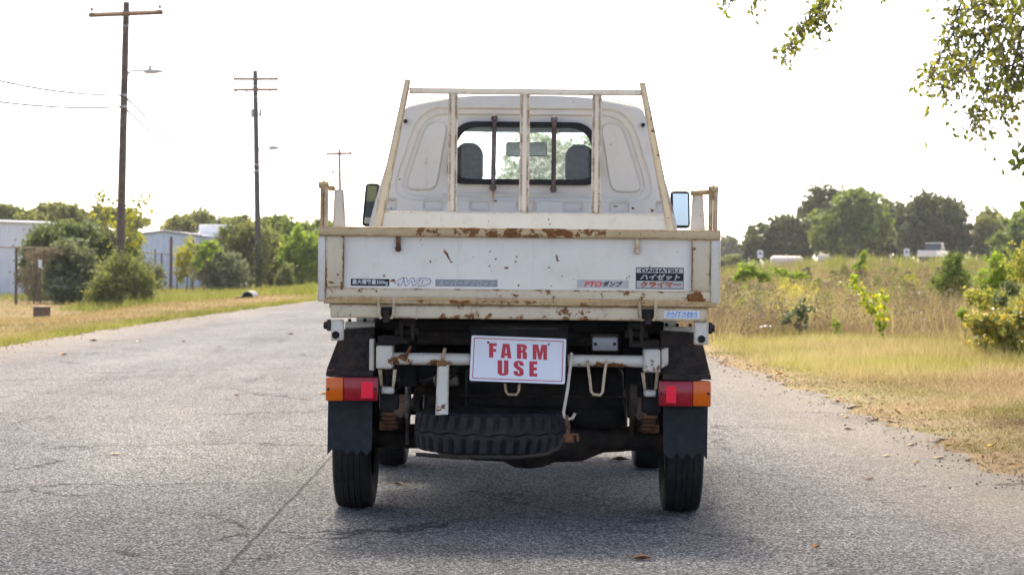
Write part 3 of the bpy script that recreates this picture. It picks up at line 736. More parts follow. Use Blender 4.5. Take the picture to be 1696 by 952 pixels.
# number plate and its backing board
board = prp('plate_backing', [(779, 536), (941, 538), (940, 637), (778, 634)], YB - 0.004, YB + 0.004, M_BLACK)
prp('backing_lip', [(800, 541), (925, 542.5), (925, 546), (800, 544.5)], YB - 0.010, YB - 0.0045, M_CHASS, board)
def quadmap(px, py, y): q = P(px, py, y); return (q.x, q.z)
PC = [(781, 555), (938, 561), (935.5, 636), (777.5, 630)]     # plate corners TL TR BR BL
def plate_uv(u, v, y):
    tl, tr, br, bl = [Vector(q) for q in PC]
    p = (tl * (1 - u) + tr * u) * (1 - v) + (bl * (1 - u) + br * u) * v
    return quadmap(p.x, p.y, y)
def rounded(u0, v0, u1, v1, ru, rv, n=5):
    o = []
    for cu, cv_, a0 in ((u1 - ru, v0 + rv, -90), (u1 - ru, v1 - rv, 0), (u0 + ru, v1 - rv, 90), (u0 + ru, v0 + rv, 180)):
        for k in range(n + 1):
            a = math.radians(a0 + 90 * k / n); o.append((cu + ru * math.cos(a), cv_ + rv * math.sin(a)))
    return o
YP = YB - 0.012
plate = MB().prism([plate_uv(u, v, YP) for u, v in rounded(0, 0, 1, 1, 0.02, 0.04)], YP, YP + 0.0025).build('number_plate', M_PLATEW, board)
def flatpoly(name, loops_, y, m, parent):
    """planar filled curve in (x,z) with holes, returned as a mesh"""
    cu = bpy.data.curves.new(name, 'CURVE'); cu.dimensions = '2D'; cu.fill_mode = 'FRONT'
    for lp in loops_:
        s_ = cu.splines.new('POLY'); s_.points.add(len(lp) - 1)
        for p_, (x, z) in zip(s_.points, lp): p_.co = (x, z, 0, 1)
        s_.use_cyclic_u = True
    o = bpy.data.objects.new(name, cu); COL.objects.link(o)
    dg = bpy.context.evaluated_depsgraph_get()
    me = bpy.data.meshes.new_from_object(o.evaluated_get(dg)); bpy.data.objects.remove(o)
    for v in me.vertices: v.co = Vector((v.co.x, y, v.co.y))
    me.materials.clear(); me.name = name
    return link(name, me, parent, m)
o1 = [plate_uv(u, v, YP) for u, v in rounded(0.028, 0.05, 0.972, 0.95, 0.012, 0.024)]
o2 = [plate_uv(u, v, YP) for u, v in rounded(0.036, 0.068, 0.964, 0.932, 0.010, 0.02)]
flatpoly('border', [o1, o2], YP - 0.0008, M_RED, plate)
def arc(cx, cy, rx, ry, a0, a1, n=10): return [(cx + rx * math.cos(math.radians(a0 + (a1 - a0) * k / n)), cy + ry * math.sin(math.radians(a0 + (a1 - a0) * k / n))) for k in range(n + 1)]
GL = {
 'F': [[(0, 0), (0.58, 0), (0.58, 1), (1, 1)]],
}
GL['F'] = [[(0, 0), (0, 1), (1, 1), (1, 0.8), (0.55, 0.8), (0.55, 0.61), (0.92, 0.61), (0.92, 0.41), (0.55, 0.41), (0.55, 0)]]
GL['E'] = [[(0, 0), (0, 1), (1, 1), (1, 0.8), (0.55, 0.8), (0.55, 0.61), (0.94, 0.61), (0.94, 0.41), (0.55, 0.41), (0.55, 0.2), (1, 0.2), (1, 0)]]
GL['A'] = [[(0, 0), (0.2, 1), (0.8, 1), (1, 0), (0.63, 0), (0.615, 0.18), (0.385, 0.18), (0.37, 0)], [(0.41, 0.35), (0.59, 0.35), (0.5, 0.82)]]
GL['R'] = [[(0, 0), (0, 1)] + arc(0.55, 0.78, 0.45, 0.22, 90, -45, 10) + [(0.80, 0.54)] + arc(0.70, 0.38, 0.28, 0.13, 60, 0, 5) + [(0.98, 0), (0.56, 0)] + [(0.56, 0.40), (0.50, 0.44), (0.42, 0.44), (0.42, 0)],
           [(0.42, 0.60), (0.42, 0.83), (0.50, 0.83), (0.56, 0.80), (0.56, 0.63), (0.50, 0.60)]]
GL['M'] = [[(0, 0), (0, 1), (0.38, 1), (0.5, 0.47), (0.62, 1), (1, 1), (1, 0), (0.74, 0), (0.74, 0.62), (0.58, 0), (0.42, 0), (0.26, 0.62), (0.26, 0)]]
GL['U'] = [[(0, 1), (0, 0.22)] + arc(0.5, 0.2, 0.5, 0.2, 180, 360, 12) + [(1, 1), (0.59, 1), (0.59, 0.18), (0.5, 0.14), (0.41, 0.18), (0.41, 1)]]
GL['S'] = [[(1, 0.68), (1, 0.80)] + arc(0.5, 0.79, 0.5, 0.21, 0, 180, 12) + [(0, 0.66), (0.1, 0.55), (0.56, 0.34), (0.58, 0.2), (0.5, 0.15), (0.41, 0.2), (0.41, 0.33), (0, 0.33), (0, 0.21)] + arc(0.5, 0.2, 0.5, 0.2, 180, 360, 12) + [(1, 0.32), (0.92, 0.47), (0.45, 0.68), (0.42, 0.80), (0.5, 0.86), (0.59, 0.80), (0.59, 0.68)]]
def letter(ch, px0, px1, py0, py1, skew):
    loops_ = [[quadmap(px0 + (px1 - px0) * u, py1 + (py0 - py1) * v + skew * (u - 0.5), YP) for u, v in lp] for lp in GL[ch]]
    flatpoly('letter', loops_, YP - 0.0009, M_RED, plate)
letter('F', 810, 822.8, 568, 592, 0.5); letter('A', 829.2, 847.2, 569, 593, 0.7); letter('R', 856.2, 873, 569.7, 594.2, 0.7); letter('M', 882.3, 906, 570.5, 595.5, 0.9)
letter('U', 824.3, 842, 596.3, 621.8, 0.6); letter('S', 850.8, 867.5, 597, 622.7, 0.6); letter('E', 876.7, 890, 598, 623.2, 0.5)
for a, b_ in ((808.5, 566.8), (909, 570)):
    q = P(a, b_, YP); MB().lathe([(-0.004, 0), (-0.003, 0.0035), (-0.0004, 0.0042)], (q.x, YP, q.z), 'y', 12).build('plate_screw', M_STEEL if a > 850 else M_SEAL, plate, smooth=40)
# reversing lamp
rl = bxp('reversing_lamp', (979.5, 553, 1025, 582), 0.17, 0.21, M_CHASS, None, 0.004, 2)
bxp('clear_lens', (981, 557.5, 1023.5, 581), 0.150, 0.1695, M_CLEAR, rl, 0.008, 3)
for a in (986, 1018):
    q = P(a, 569.5, 0.15); MB().lathe([(-0.003, 0), (-0.003, 0.005), (0.001, 0.006)], (q.x, 0.15, q.z), 'y', 12).build('screw', M_BLACK, rl)
tbp('lamp_wire', [(980, 560, 0.19), (968, 562, 0.19), (961, 570, 0.2), (972, 577, 0.2), (974, 588, 0.22)], 0.002, M_CHASS, rl, n=5)

# ---- chassis ----
for (a, b_) in ((650, 690), (1030, 1072)):
    bxp('chassis_rail', (a, 540, b_, 590), 0.34, 3.0, M_BLACK)
bxp('cross_member', (690, 549, 1030, 572), 0.36, 0.44, M_CHASS)
bxp('cross_member', (572, 545, 1148, 566), 0.62, 0.70, M_BLACK)
bxp('cross_member', (640, 572, 1080, 640), 1.25, 1.33, M_BLACK)
bxp('bed_subframe', (620, 531, 1100, 549), 0.30, 1.75, M_BLACK)
for (a, b_, dy) in ((660, 688, 0), (1040, 1068, 4)):
    hb_ = bxp('tipping_hinge', (a + 2, 530 + dy, b_ - 2, 541 + dy), 0.12, 0.24, M_CHASS)
    prp('hinge_ear', [(a, 536 + dy), (a + 7, 536 + dy), (a + 8, 563 + dy), (a + 4, 563 + dy)], 0.11, 0.2, M_CHASS, hb_)
    prp('hinge_ear', [(b_ - 8, 536 + dy), (b_, 536 + dy), (b_ - 3, 563 + dy), (b_ - 8, 563 + dy)], 0.11, 0.2, M_CHASS, hb_)
    q0, q1 = P(a - 5, 549 + dy, 0.15), P(b_ + 5, 549 + dy, 0.15)
    MB().tube([q0, q1], 0.016, 12).build('hinge_pin', M_CHASS, hb_, smooth=40)
bxp('mount_plate', (626, 556, 676, 569), 0.16, 0.34, M_CHASS); bxp('mount_plate', (1042, 563, 1092, 575), 0.16, 0.34, M_CHASS)
# leaf springs with shackles
for (a, b_, dy, xo) in ((628, 657, 0, 0), (1064, 1092, 5, 0)):
    sh = bxp('spring_shackle', (a + 3, 641 + dy, b_ - 5, 652 + dy), 0.15, 0.20, M_WHITE)
    prp('shackle_plate', [(a - 2, 612 + dy), (a + 4, 612 + dy), (a + 6, 640 + dy), (a + 2, 640 + dy)], 0.16, 0.18, M_FRAME, sh)
    prp('shackle_plate', [(b_ - 6, 612 + dy), (b_, 612 + dy), (b_ - 4, 640 + dy), (b_ - 8, 640 + dy)], 0.16, 0.18, M_FRAME, sh)
    bxp('spring_mount', (a, 653 + dy, b_ + 2, 679 + dy), 0.18, 0.26, M_BLACK, sh, 0.006, 2)
    x0, x1, z0, z1 = rect(a + 3, 683 + dy, b_ - 4, 699 + dy, 0.22)
    for k in range(4):
        o = MB()
        pts = []
        for j in range(9):
            s_ = j / 8
            y = 0.22 + k * 0.06 + s_ * (1.06 - k * 0.12)
            z = z1 - 0.0 - k * 0.011 - 0.05 * math.sin(math.pi * (0.05 * k + s_ * (1 - 0.1 * k)))
            pts.append((y, z))
        vs_ = []; fs_ = []
        for y, z in pts: vs_ += [(x0, y, z), (x1, y, z), (x1, y, z - 0.009), (x0, y, z - 0.009)]
        for j in range(8):
            for e in range(4): fs_.append((j * 4 + e, j * 4 + (e + 1) % 4, (j + 1) * 4 + (e + 1) % 4, (j + 1) * 4 + e))
        fs_ += [(0, 1, 2, 3), (35, 34, 33, 32)]
        o.add(vs_, fs_); o.build('leaf_spring', M_RUST, sh)
    bxp('spring_clamp', (a, 697 + dy, b_, 712 + dy), 0.5, 0.62, M_RUST, sh)
# rear axle with differential
zA = 0.275; YA = 0.75
ax_x0, ax_x1 = PX(600, YA), PX(1118, YA)
xd = P(878, 740, YA).x
ax = MB().tube([(ax_x0, YA, zA), (ax_x1, YA, zA)], 0.047, 18).build('rear_axle', M_CHASS, truck, smooth=40)
o = MB(); prof = [(-0.40, 0.0), (-0.40, 0.05), (-0.29, 0.055), (-0.22, 0.09), (-0.1, 0.093), (-0.06, 0.115), (0.0, 0.120), (0.05, 0.112), (0.09, 0.095), (0.20, 0.088), (0.28, 0.055), (0.36, 0.05), (0.36, 0)]
o.lathe(prof, (xd, YA, zA), 'x', 24); o.build('differential', M_CHASS, ax, smooth=40)
# wheels
def tyre_prof(w, R, grooves=True):
    p = [(-w * 0.40, R * 0.60), (-w * 0.48, R * 0.70), (-w * 0.50, R * 0.82), (-w * 0.495, R * 0.90), (-w * 0.475, R * 0.945), (-w * 0.43, R * 0.977)]
    t_ = []
    for k, g in enumerate((-0.22, -0.07, 0.07, 0.22)):
        e = 0.010
        for dx, r in ((-e, 0.0), (-e * 0.8, -0.005), (e * 0.8, -0.005), (e, 0.0)):
            xx = (g + dx)
            t_.append((xx * w, R - (abs(xx) * 2) ** 2.5 * 0.012 + r))
    p += t_ + [(-a, r) for a, r in p[::-1]]
    return p
def wheel(xc, yc, w, R, s):
    wh = MB().lathe(tyre_prof(w, R), (xc, yc, R), 'x', 72).build('tyre', M_RUBBER, None, smooth=32)
    wh.name = 'wheel'; wh.parent = truck
    # tread sipes: small cut bars around the shoulders
    vs_ = []; o = MB()
    for k in range(60):
        a = 2 * math.pi * (k + 0.5) / 60
        for sd in (-1, 1):
            for (u0, u1, rr) in ((0.27, 0.42, 0.0),):
                q = []
                for (uu, da) in ((u0, -0.012), (u1, -0.012), (u1, 0.012), (u0, 0.012)):
                    rad = R - (abs(uu) * 2) ** 2.5 * 0.012 + 0.0006 - (0.005 if uu > 0.4 else 0)
                    aa = a + da + (uu - u0) * 0.25 * sd
                    q.append((xc + sd * uu * w, yc + rad * math.cos(aa), R + rad * math.sin(aa)))
                o.add(q, [(0, 1, 2, 3)])
    o.build('tread_sipes', M_SEAL, wh)['kind'] = 'stuff'
    rim = MB().lathe([(-w * 0.38, R * 0.62), (-w * 0.36, R * 0.56), (-w * 0.1, R * 0.5), (s * w * 0.12, R * 0.46), (s * w * 0.2, R * 0.25), (s * w * 0.2, 0.0)], (xc, yc, R), 'x', 40).build('rim', M_STEEL, wh, smooth=40)
    MB().lathe([(-s * w * 0.34, 0.0), (-s * w * 0.34, R * 0.42), (s * w * 0.1, R * 0.45)], (xc, yc, R), 'x', 32).build('brake_drum', M_CHASS, wh, smooth=40)
    return wh
RW = 0.272
for (a, b_, s) in ((551, 615, -1), (1100.5, 1164.5, 1)):
    x0, x1 = P(a, 790, YA - 0.2).x, P(b_, 790, YA - 0.2).x
    wheel((x0 + x1) / 2, YA, x1 - x0, RW, s)
YF = 2.50
xi0, xi1 = P(670.5, 745, YF - 0.2).x, P(1051, 750, YF - 0.2).x
wheel(xi0 - 0.075, YF, 0.15, RW, -1); wheel(xi1 + 0.075, YF, 0.15, RW, 1)
MB().tube([(xi0 - 0.05, YF, RW), (xi1 + 0.05, YF, RW)], 0.04, 14).build('front_axle', M_BLACK, truck, smooth=40)
MB().box(xi0 + 0.12, xi1 - 0.12, 1.9, 2.9, 0.27, 0.66, 0.05, 2).build('engine', M_BLACK, truck, smooth=40)
MB().box(xi0 - 0.1, xi1 + 0.1, 2.05, 3.15, 0.60, 0.70, 0.02).build('cab_floor', M_BLACK, truck)
MB().tube([(xd, YA + 0.1, zA + 0.02), (xd, 1.9, 0.36)], 0.03, 12).build('drive_shaft', M_CHASS, truck, smooth=40)
# spare wheel slung flat
def spare():
    q0, q1 = P(686, 722, 0.36), P(938, 722, 0.36)
    R = (q1.x - q0.x) / 2 * 0.995; xc = (q0.x + q1.x) / 2; yc = 0.36
    zc = P(812, 721, yc - R).z; hw = 0.071
    n = 36 * 6
    prof = [(-0.62, 0.62), (-0.92, 0.70), (-1.02, 0.84), (-0.99, 0.93), (-0.90, 0.978), (-0.60, 0.994), (-0.20, 1.0), (-0.035, 1.0), (0.0, 0.972), (0.035, 1.0), (0.20, 1.0), (0.60, 0.994), (0.90, 0.978), (0.99, 0.93), (1.02, 0.84), (0.92, 0.70), (0.62, 0.62)]
    m = len(prof); vs_ = []; fs_ = []
    for i in range(n):
        a = 2 * math.pi * i / n
        tri = abs(((i / 6.0) % 2) - 1) - 0.5
        for j, (u, r) in enumerate(prof):
            uu, rr = u, r
            if j in (7, 8, 9): uu = u + tri * 0.14
            up = j >= 9
            ph = (i + (3 if up else 0)) % 6
            if j in (4, 5, 11, 12) and ph in (0, 1): rr = r - 0.075
            if j in (3, 13) and ph in (0, 1): rr = r - 0.045
            ang = a + (0.02 * (abs(u) - 0.6) * (1 if up else -1))
            vs_.append((xc + R * rr * math.cos(ang), yc + R * rr * math.sin(ang), zc + uu * hw))
    for i in range(n):
        i2 = (i + 1) % n
        for j in range(m - 1): fs_.append((i * m + j, i2 * m + j, i2 * m + j + 1, i * m + j + 1))
    o = MB(); o.add(vs_, fs_); sw_ = o.build('spare_wheel', M_SPARE, truck, smooth=28)
    MB().lathe([(-0.05, R * 0.63), (-0.055, R * 0.55), (-0.03, R * 0.5), (0.0, R * 0.3), (0.0, 0)], (xc, yc, zc), 'z', 40).build('rim', M_STEEL, sw_, smooth=40)
    b = MB(); b.lathe([(-hw - 0.012, 0.0), (-hw - 0.012, R * 0.72), (-hw - 0.002, R * 0.78), (-hw - 0.002, R * 0.7)], (xc, yc, zc), 'z', 40)
    b.build('carrier_pan', M_RUST, sw_, smooth=40)
    tbp('carrier_arm', [(690, 752, 0.12), (760, 757, 0.06), (860, 757, 0.05), (905, 752, 0.06), (925, 742, 0.07), (933, 724, 0.09)], 0.0075, M_CHASS, sw_, n=10)
    tbp('carrier_link', [(938, 688, YB - 0.012), (941, 705, YB - 0.01), (940, 722, 0.10)], 0.008, M_RUST, sw_, n=8)
    bxp('carrier_nut', (933, 722, 951, 733), 0.085, 0.12, M_RUST, sw_, 0.004, 2)
    tbp('carrier_handle', [(934, 722, 0.1), (950, 720, 0.09), (956, 719, 0.09), (957, 730, 0.09)], 0.006, M_RUST, sw_)
spare()
# fuel tank
def tank():
    x0, x1, z0, z1 = rect(770, 604, 1034, 686, 0.62)
    o = MB().box(x0, x1, 0.62, 1.05, z0, z1, 0.045, 5).build('fuel_tank', M_BLACK, truck, smooth=40)
    xs0, xs1, zs0, zs1 = rect(940, 660, 1036, 711, 0.64)
    MB().box(xs0, xs1, 0.63, 1.0, zs0, zs1, 0.035, 5).build('tank_sump', M_BLACK, o, smooth=40)
    zf = P(900, 656, 0.6).z
    MB().box(x0 - 0.03, x1 + 0.03, 0.60, 1.07, zf - 0.003, zf + 0.003, 0.001).build('seam_flange', M_CHASS, o)
    tbp('filler_hose', [(780, 615, 0.75), (745, 622, 0.8), (710, 640, 0.85), (650, 640, 0.9)], 0.03, M_BLACK, o, n=12)
tank()
# silencer, pipes, shock absorbers, cables
mf = tbp('exhaust_pipe', [(688, 676, 0.30), (690, 660, 0.34), (694, 648, 0.42), (705, 642, 0.60), (720, 640, 1.2)], [0.016, 0.016, 0.017, 0.017, 0.017], M_CHASS, n=14)
for pts, r, m in (([(677, 600, 0.5), (676, 640, 0.5), (675, 692, 0.52)], 0.012, M_STEEL), ([(676, 660, 0.52), (674, 735, 0.6)], 0.007, M_STEEL),
                  ([(1048, 640, 0.5), (1046, 720, 0.6)], 0.010, M_CHASS)):
    tbp('shock_absorber', pts, r, m, n=10)
for pts, r in (([(714, 654, 0.5), (711, 700, 0.55)], 0.012), ([(652, 648, 0.3), (672, 632, 0.5), (700, 600, 0.6)], 0.004), ([(1066, 620, 0.25), (1072, 642, 0.22), (1086, 650, 0.2), (1096, 652, 0.19)], 0.006),
               ([(700, 590, 0.4), (690, 620, 0.5), (700, 660, 0.6)], 0.005), ([(1056, 615, 0.4), (1068, 640, 0.3)], 0.004), ([(760, 612, 0.4), (730, 640, 0.5), (760, 636, 0.62)], 0.006), ([(1040, 600, 0.5), (1044, 690, 0.6)], 0.012)):
    tbp('brake_line', pts, r, M_CHASS, n=6)
bxp('dark_backing', (700, 585, 1040, 742), 1.34, 1.5, M_BLACK, None, 0.02, 2)  # black block added as backing, hides the bright road gaps under the truck
bxp('heat_shield', (718, 622, 760, 640), 0.52, 0.6, M_STEEL, None, 0.01, 2)
bxp('shackle_bracket', (1044, 638, 1056, 684), 0.22, 0.3, M_CHASS); bxp('frame_gusset', (662, 600, 690, 640), 0.30, 0.5, M_BLACK); bxp('frame_gusset', (1036, 604, 1060, 640), 0.34, 0.5, M_BLACK)

# ---- stickers ----
def flatmat(name, col, rough=0.4):
    return simple(name, col, rough, var=0.06, scale=50)
S_BLACK = flatmat('sticker_black', (0.015, 0.018, 0.025)); S_SILV = flatmat('sticker_silver', (0.42, 0.41, 0.38)); S_ORNG = flatmat('sticker_orange', (0.55, 0.13, 0.025))
S_RED = flatmat('sticker_red', (0.65, 0.08, 0.06)); S_GREY = flatmat('sticker_grey', (0.22, 0.24, 0.25)); S_WHITE = flatmat('sticker_white', (0.66, 0.67, 0.67)); S_BLUE = flatmat('sticker_blue', (0.16, 0.33, 0.58))
S_PINK = flatmat('sticker_outline', (0.33, 0.27, 0.28))
def text_mesh(name, body, r, y, m, parent, bold=0.0, skew=0.0):
    cu = bpy.data.curves.new(name, 'FONT'); cu.body = body; cu.size = 1.0; cu.offset = bold; cu.resolution_u = 3
    o = bpy.data.objects.new(name, cu); COL.objects.link(o)
    dg = bpy.context.evaluated_depsgraph_get()
    me = bpy.data.meshes.new_from_object(o.evaluated_get(dg)); bpy.data.objects.remove(o)
    n_ = len(me.vertices); co = np.zeros(n_ * 3); me.vertices.foreach_get('co', co); co = co.reshape(-1, 3)
    co[:, 0] += skew * co[:, 1]
    mn, mx = co.min(0), co.max(0)
    u = (co[:, 0] - mn[0]) / (mx[0] - mn[0]); v = (co[:, 1] - mn[1]) / (mx[1] - mn[1])
    x0, x1, z0, z1 = rect(*r, y)
    tilt = math.tan(0.0)
    out = np.stack([x0 + u * (x1 - x0), np.full(n_, y), z0 + v * (z1 - z0)], 1)
    me.vertices.foreach_set('co', out.ravel()); me.materials.clear(); me.update()
    return link(name, me, parent, m)
YS = 0.0175
def sticker(name, r, m, parent=None, y=YS, y1=0.0179):
    return bxp(name, r, y, y1, m, parent or gate, 0.0)
s = sticker('load_sticker', (581, 461.8, 645, 473.3), S_BLACK); text_mesh('lettering', '最大積載量350kg', (583.5, 463, 642.5, 472), YS - 0.0006, S_WHITE, s, 0.012)
text_mesh('drive_lettering', '4WD', (652, 459.5, 714.5, 474), YS - 0.0004, S_PINK, gate, 0.07, 0.25); text_mesh('drive_lettering', '4WD', (654.5, 461, 712, 472.5), YS - 0.0009, S_WHITE, gate, 0.01, 0.25)
s = sticker('differential_sticker', (721, 463, 824, 474.5), S_GREY); text_mesh('lettering', 'スーパーデフロック', (725, 464.5, 820, 473.2), YS - 0.0006, S_SILV, s, 0.02, 0.2)
s = sticker('tipper_sticker', (956, 463.5, 1041.5, 477), S_SILV); text_mesh('lettering', 'PTO', (967.5, 465.8, 997, 475), YS - 0.0006, S_RED, s, 0.05, 0.25); text_mesh('lettering', 'ダンプ', (998, 465.8, 1031, 475), YS - 0.0006, S_BLACK, s, 0.045, 0.2)
s = sticker('model_sticker', (1053, 443, 1132.3, 478.5), S_BLACK)
sticker('silver_band', (1054.2, 444.3, 1131.2, 452.3), S_SILV, s, YS - 0.0005, YS - 0.0002); sticker('silver_band', (1054.2, 465.3, 1131.2, 477.2), S_SILV, s, YS - 0.0005, YS - 0.0002)
text_mesh('lettering', 'DAIHATSU', (1061.5, 445.2, 1124.5, 451.6), YS - 0.0010, S_BLACK, s, 0.03)
text_mesh('lettering', 'ハイゼット', (1060, 453.8, 1126.5, 463.8), YS - 0.0010, S_SILV, s, 0.04, 0.2)
text_mesh('lettering', 'クライマー', (1060, 466.3, 1127.5, 476.2), YS - 0.0008, S_BLACK, s, 0.075); text_mesh('lettering', 'クライマー', (1060.8, 466.9, 1126.7, 475.6), YS - 0.0012, S_ORNG, s, 0.03)
sk_ = sticker('maker_sticker', (1100.5, 514.5, 1158.5, 527.5), S_WHITE, beam, 0.0034, 0.0038)
text_mesh('lettering', 'SAITAMA', (1103, 516, 1156, 522), 0.0028, S_BLUE, sk_, 0.04, 0.2); text_mesh('lettering', 'SAITAMA', (1102.5, 522.2, 1155.5, 526.3), 0.0028, S_BLUE, sk_, 0.02, 0.2)

# ================================================================== VEGETATION
def leaf_quads(C, size, R, aspect=0.55, up_bias=0.0):
    n = len(C)
    a = R.normal(size=(n, 3)); a[:, 2] -= up_bias; a /= np.linalg.norm(a, axis=1)[:, None]
    b = R.normal(size=(n, 3)); b -= a * (a * b).sum(1)[:, None]; b /= np.linalg.norm(b, axis=1)[:, None]
    s_ = (size * R.uniform(0.6, 1.3, n))[:, None]
    V_ = np.empty((n, 4, 3))
    V_[:, 0] = C - a * s_ * 0.5; V_[:, 1] = C + b * s_ * 0.5 * aspect - a * s_ * 0.05
    V_[:, 2] = C + a * s_ * 0.5; V_[:, 3] = C - b * s_ * 0.5 * aspect - a * s_ * 0.05
    return V_.reshape(-1, 3)
def crown_pts(clumps, n, R, sprays=40, spray_r=0.22, shell=0.6, zmin=None):
    """clumps: (centre, radii); leaves gather in sprays near each clump's surface"""
    w = np.array([c[1][0] * c[1][1] * c[1][2] for c in clumps]) ** 0.67; w /= w.sum()
    out = []; rr = []
    for (c, r), wi in zip(clumps, w):
        m = max(20, int(n * wi))
        d = R.normal(size=(sprays, 3)); d /= np.linalg.norm(d, axis=1)[:, None]
        rad = shell + (1 - shell) * R.random(sprays) ** 0.6
        rad *= R.uniform(0.62, 1.22, sprays)
        sc = np.array(c) + d * rad[:, None] * np.array(r)
        k = R.integers(0, sprays, m)
        srad = spray_r * R.uniform(0.5, 1.3, sprays)
        p = sc[k] + R.normal(size=(m, 3)) * srad[k][:, None] * np.array(r) * 0.75
        out.append(p); rr.append(np.clip(R.normal(0.5, 0.2, m) + (R.random(sprays)[k] - 0.5) * 0.45, 0, 1))
    p = np.concatenate(out); rr = np.concatenate(rr)
    if zmin is not None:
        p[:, 2] = np.where(p[:, 2] < zmin, zmin + R.random(len(p)) * 0.3, p[:, 2])
    return p, rr
def plant(name, label, cat, D, clumps_px, n, leaf, m, trunk_m, seed, base_px=None, group=None, sprays=40, spray_r=0.24, shell=0.55, trunk_r=0.15, depth=1.0, aspect=0.55, limbs=True):
    R = np.random.default_rng(seed)
    cl = []
    for (px, py, rx, ry) in clumps_px:
        dd = D + R.uniform(-0.5, 0.5) * rx * D / F * depth
        c = W(px, py, dd); cl.append((c, (rx * D / F, rx * D / F * depth, ry * D / F)))
    bx = base_px if base_px is not None else float(np.mean([c[0] for c in clumps_px]))
    bp = W(bx, 440, D); bz = gzf(bp.x, D)
    base = Vector((bp.x, D, bz - 0.02))
    e = empty(name, base); tag(e, label, cat, group)
    p, rr = crown_pts(cl, n, R, sprays, spray_r, shell, bz + 0.02)
    V_ = leaf_quads(p, np.full(len(p), leaf), R, aspect) - np.array(base)
    np_mesh('crown' if limbs != 'stem' else 'foliage', V_, 4, m, e, rr)
    if limbs:
        o = MB(); top = Vector((0, 0, 0))
        mid = sum((c[0] for c in cl), Vector()) / len(cl) - base
        fork = Vector((mid.x * 0.35, mid.y * 0.3, max(0.15, mid.z * 0.42)))
        o.tube([(0, 0, -0.1), (fork.x * 0.4, 0, fork.z * 0.5), fork], [trunk_r, trunk_r * 0.85, trunk_r * 0.7], 8)
        for c, r in cl:
            for _ in range(2):
                tip = c - base + Vector(R.normal(size=3)) * 0.5 * Vector((r[0], r[1], r[2])).length / 3 + Vector((0, 0, r[2] * 0.3))
                md = fork.lerp(tip, 0.5) + Vector((R.normal() * 0.1 * r[0], R.normal() * 0.1 * r[0], 0.1 * r[2]))
                o.tube([fork, md, tip], [trunk_r * 0.5, trunk_r * 0.3, trunk_r * 0.08], 6)
        o.build('trunk' if limbs != 'stem' else 'stem', trunk_m, e, smooth=50)
    return e
M_BARK = simple('grey_bark', (0.10, 0.085, 0.07), 0.9, var=0.5, scale=8, bump=0.5)
M_TWIG = simple('brown_twig', (0.12, 0.08, 0.05), 0.9, var=0.4, scale=12)
G_DARK = foliage('oak_leaves', [(0.030, 0.050, 0.018), (0.050, 0.080, 0.028), (0.085, 0.12, 0.040)], 0.25)
G_MID = foliage('mid_green_leaves', [(0.06, 0.10, 0.02), (0.11, 0.18, 0.035), (0.18, 0.26, 0.06)], 0.45)
G_OLIVE = foliage('olive_leaves', [(0.08, 0.10, 0.03), (0.14, 0.17, 0.05), (0.24, 0.27, 0.09)], 0.45)
G_LIME = foliage('lime_leaves', [(0.10, 0.18, 0.02), (0.19, 0.31, 0.035), (0.33, 0.42, 0.06)], 0.5)
G_YEL = foliage('yellowing_leaves', [(0.13, 0.17, 0.02), (0.30, 0.32, 0.03), (0.55, 0.45, 0.04)], 0.5)
G_VINE = foliage('grey_green_vine', [(0.06, 0.09, 0.045), (0.13, 0.17, 0.095), (0.25, 0.29, 0.18)], 0.35)
G_GLOSS = foliage('glossy_leaves', [(0.035, 0.065, 0.02), (0.08, 0.12, 0.05), (0.20, 0.24, 0.17)], 0.3, rough=0.3)
G_MIXED = foliage('autumn_mixed_leaves', [(0.06, 0.09, 0.03), (0.15, 0.19, 0.06), (0.24, 0.27, 0.14), (0.40, 0.40, 0.08), (0.55, 0.45, 0.06), (0.50, 0.24, 0.04), (0.20, 0.09, 0.04)], 0.45, rough=0.3)
G_OVER = foliage('overhang_leaves', [(0.07, 0.10, 0.025), (0.14, 0.17, 0.035), (0.20, 0.22, 0.045), (0.31, 0.28, 0.05)], 0.55)
G_DEAD = foliage('dead_vine', [(0.10, 0.07, 0.045), (0.17, 0.13, 0.09), (0.24, 0.19, 0.13)], 0.2)

# ---- right background oaks (about 230 m off) ----
OG = 'oaks on the far side of the field'
plant('oak_tree', 'low spreading dark oak at the left end of the far oak row', 'tree', 228, [(1268, 400, 34, 26), (1305, 388, 34, 30), (1328, 402, 30, 28), (1250, 412, 22, 16)], 9000, 0.62, G_DARK, M_BARK, 31, 1300, OG, 55, 0.22, 0.5, 0.35)
plant('oak_tree', 'thin-topped dark oak rising behind the paler green tree', 'tree', 250, [(1362, 330, 30, 20), (1345, 350, 24, 18), (1390, 338, 26, 22), (1375, 385, 40, 40)], 7000, 0.62, G_DARK, M_BARK, 32, 1370, OG, 40, 0.2, 0.6, 0.35)
plant('broadleaf_tree', 'light green tree in front of the dark oaks beyond the field', 'tree', 215, [(1415, 340, 40, 30), (1378, 370, 34, 26), (1372, 395, 32, 24), (1440, 375, 30, 34), (1402, 402, 40, 24)], 10000, 0.58, G_MID, M_BARK, 33, 1405, None, 60, 0.22, 0.5, 0.3)
plant('oak_tree', 'dark oak standing between the pale green tree and the biggest oak', 'tree', 235, [(1468, 365, 34, 32), (1455, 395, 36, 30), (1490, 400, 34, 28)], 8500, 0.6, G_DARK, M_BARK, 34, 1470, OG, 55, 0.22, 0.5, 0.35)
plant('oak_tree', 'biggest dark domed oak at the right end of the far oak row', 'tree', 226, [(1530, 352, 36, 32), (1568, 362, 34, 30), (1580, 395, 32, 28), (1535, 395, 46, 30), (1508, 375, 30, 34)], 13000, 0.6, G_DARK, M_BARK, 35, 1530, OG, 60, 0.22, 0.5, 0.4)
